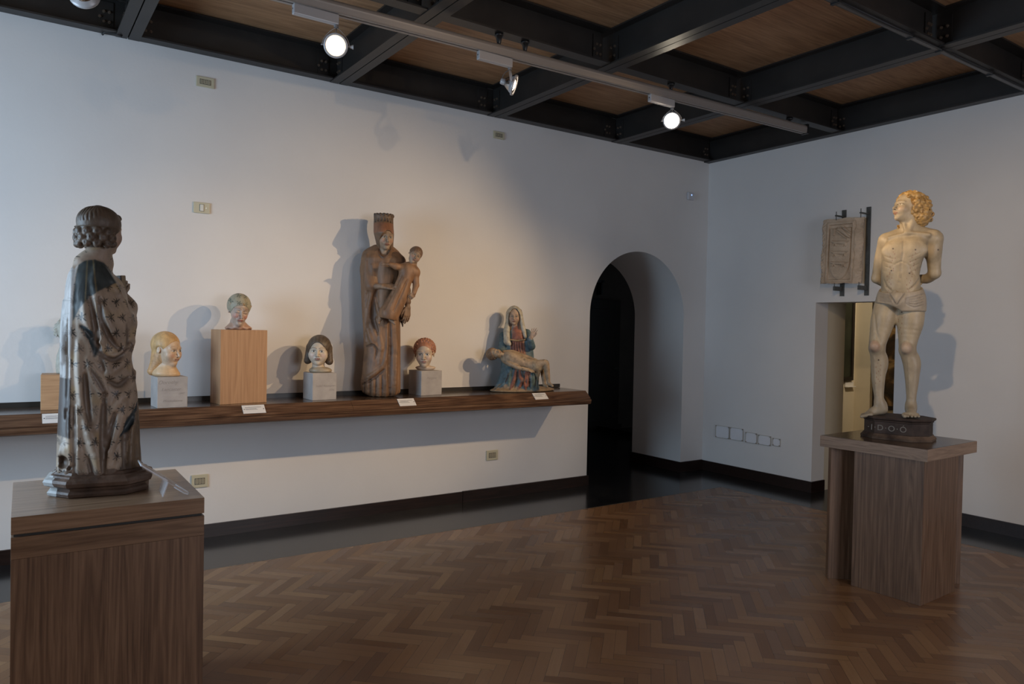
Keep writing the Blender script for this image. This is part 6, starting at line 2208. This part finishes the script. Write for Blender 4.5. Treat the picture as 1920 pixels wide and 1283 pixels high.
obj('robed_body', v.mesh('robed_body', [brocade, hl.paint()], smooth=1), BROC, t)

# hair: combed cap, a fillet, rolls of curls below
v = Vol((-0.13, -0.12, 0.95), (0.14, 0.17, 1.21), 0.0026)
HL = (0.115, 0.080, 0.056)
hl.E(v, (0, -0.08, 0.13), (0.405, 0.44, 0.375), 0.02, HL)
hl.E(v, (0, -0.14, -0.14), (0.37, 0.34, 0.30), 0.08, HL)
rnd = random.Random(2)
c_h = hl.P(0, -0.10, 0)
for ring, (rz, rr_, n, r0) in enumerate(((-0.020, 0.070, 12, 0.0185), (-0.044, 0.072, 12, 0.0190), (-0.066, 0.069, 12, 0.0180))):
    for i in range(n):
        a = 2 * math.pi * (i + 0.5 * (ring % 2)) / n
        d_ = np.array([math.cos(a), math.sin(a), 0])
        if d_ @ hl.fr[1] > 0.30: continue
        p = c_h + d_ * rr_ * (1 + 0.04 * rnd.random()) + np.array([0, 0, rz + 0.004 * rnd.random()])
        kk = 0.85 + 0.35 * rnd.random()
        v.ell(p, (r0 * 0.9, r0 * 0.9, r0 * 1.05), 0.006, tuple(q * kk for q in HL))
        v.cell(p + d_ * r0 * 1.0, (r0 * 0.26,) * 3, 0.006, (0.05, 0.035, 0.025))
        s_ = np.array([-d_[1], d_[0], 0])
        v.ccap(p + d_ * r0 * 0.9 + s_ * r0 * 0.7, p + d_ * r0 * 0.95 + np.array([0, 0, r0 * 0.7]), 0.0016, 0.0016, 0.003, (0.05, 0.035, 0.025))
for q, r0 in (((0.054, 0.050, 1.127), 0.019), ((0.060, 0.055, 1.099), 0.018), ((0.050, 0.040, 1.074), 0.017), ((0.036, -0.010, 1.042), 0.017), ((0.040, -0.020, 1.015), 0.016)):
    v.ell(q, (r0, r0, r0), 0.005, HL)
    v.ccap((q[0] - r0 * 0.5, q[1] - r0, q[2] + r0 * 0.3), (q[0] + r0 * 0.4, q[1] - r0, q[2] - r0 * 0.3), 0.002, 0.002, 0.003, (0.05, 0.035, 0.025))
for i in range(34):
    a = 2 * math.pi * i / 34
    if math.cos(a - math.atan2(hl.fr[1][1], hl.fr[1][0])) > 0.75: continue
    pts = []
    for e in range(6):
        el = R(78 - e * 15)
        pts.append(hl.c + np.array([math.cos(a) * math.cos(el) * 0.0845, math.sin(a) * math.cos(el) * 0.0845, math.sin(el) * 0.074 + 0.024]) + 0.002 * np.array([math.sin(e * 2 + i), math.cos(e * 2 + i), 0]) - 0.014 * hl.fr[1])
    v.chain(pts, 0.0024, 0.003, (0.06, 0.042, 0.03), cut=True)
hl.E(v, (0, 0.48, -0.12), (0.30, 0.36, 0.42), 0.02, None, True)
obj('curled_hair', v.mesh('curled_hair'), HAIRM, t)
# fillet round the head
bm = BM()
tube(bm, [tuple(c_h + np.array([math.cos(a) * 0.0805, math.sin(a) * 0.0805, 0.003])) for a in [2 * math.pi * k / 40 for k in range(41)]], 0.0020, 6)
obj('fillet', bm, simple('worn_gold_fillet', (0.12, 0.085, 0.055), 0.6, 0.0).m, t, True)
# book held against the chest
bm = BM()
p = (0.063, 0.115, 0.862)
mm = Matrix.Translation(p) @ Matrix.Rotation(R(25), 4, 'Z') @ Matrix.Rotation(R(-4), 4, 'Y')
box(bm, (-0.011, -0.045, -0.040), (0.011, 0.045, 0.030), 0.002, mm)
bk = obj('book', bm, mottled('dark_book_leather', (0.030, 0.018, 0.012), (0.09, 0.055, 0.032), 18, 0.5, 0.3, 80), t)
bm = BM()
box(bm, (-0.008, -0.047, -0.037), (0.008, 0.042, 0.0315), 0.0, mm)
obj('book_pages', bm, simple('old_paper', (0.25, 0.19, 0.12), 0.8).m, bk)
# moulded base
m = simple('worn_carved_base', (0.1, 0.06, 0.04), 0.5, 0, 0.4)
tc = m.n('ShaderNodeTexCoord')
nz = m.n('ShaderNodeTexNoise', Scale=9.0, Detail=6.0, Distortion=0.5)
m.l(tc, 'Object', nz, 'Vector')
rp = m.ramp([(0.35, (0.045, 0.026, 0.018)), (0.6, (0.115, 0.070, 0.048)), (0.75, (0.17, 0.115, 0.085))])
m.l(nz, 'Fac', rp, 'Fac')
sx_ = m.n('ShaderNodeSeparateXYZ'); m.l(tc, 'Object', sx_, 'Vector')
ad = m.n('ShaderNodeMath', operation='MULTIPLY_ADD'); m.l(nz, 'Fac', ad, 0); ad.inputs[1].default_value = 0.10; m.l(sx_, 'X', ad, 2)
lt = m.n('ShaderNodeMath', operation='LESS_THAN'); m.l(ad, 'Value', lt, 0); lt.inputs[1].default_value = -0.115
mx = m.n('ShaderNodeMix', data_type='RGBA')
m.t.links.new(lt.outputs[0], mx.inputs[0]); m.t.links.new(rp.outputs[0], mx.inputs[6]); mx.inputs[7].default_value = (0.36, 0.36, 0.35, 1)
m.t.links.new(mx.outputs[2], m.b.inputs['Base Color'])
n2 = m.n('ShaderNodeTexNoise', Scale=28.0, Detail=5.0); m.l(tc, 'Object', n2, 'Vector'); m.bump(n2, 'Fac', 0.5, 0.012)
bm = BM()
moulded(bm, [(0.006, 0.0), (0.014, 0.006), (0.017, 0.016), (0.012, 0.024), (0.004, 0.030), (0.006, 0.036), (0.026, 0.046), (0.031, 0.060), (0.026, 0.070), (0.010, 0.077), (0.006, 0.083), (-0.006, 0.087), (-0.010, 0.096)], 0.163, 0.135, 0.070, R(-4), (0.002, 0.0))
bmesh.ops.subdivide_edges(bm, edges=bm.edges, cuts=2, use_grid_fill=True)
obj('moulded_base', bm, m.m, t)
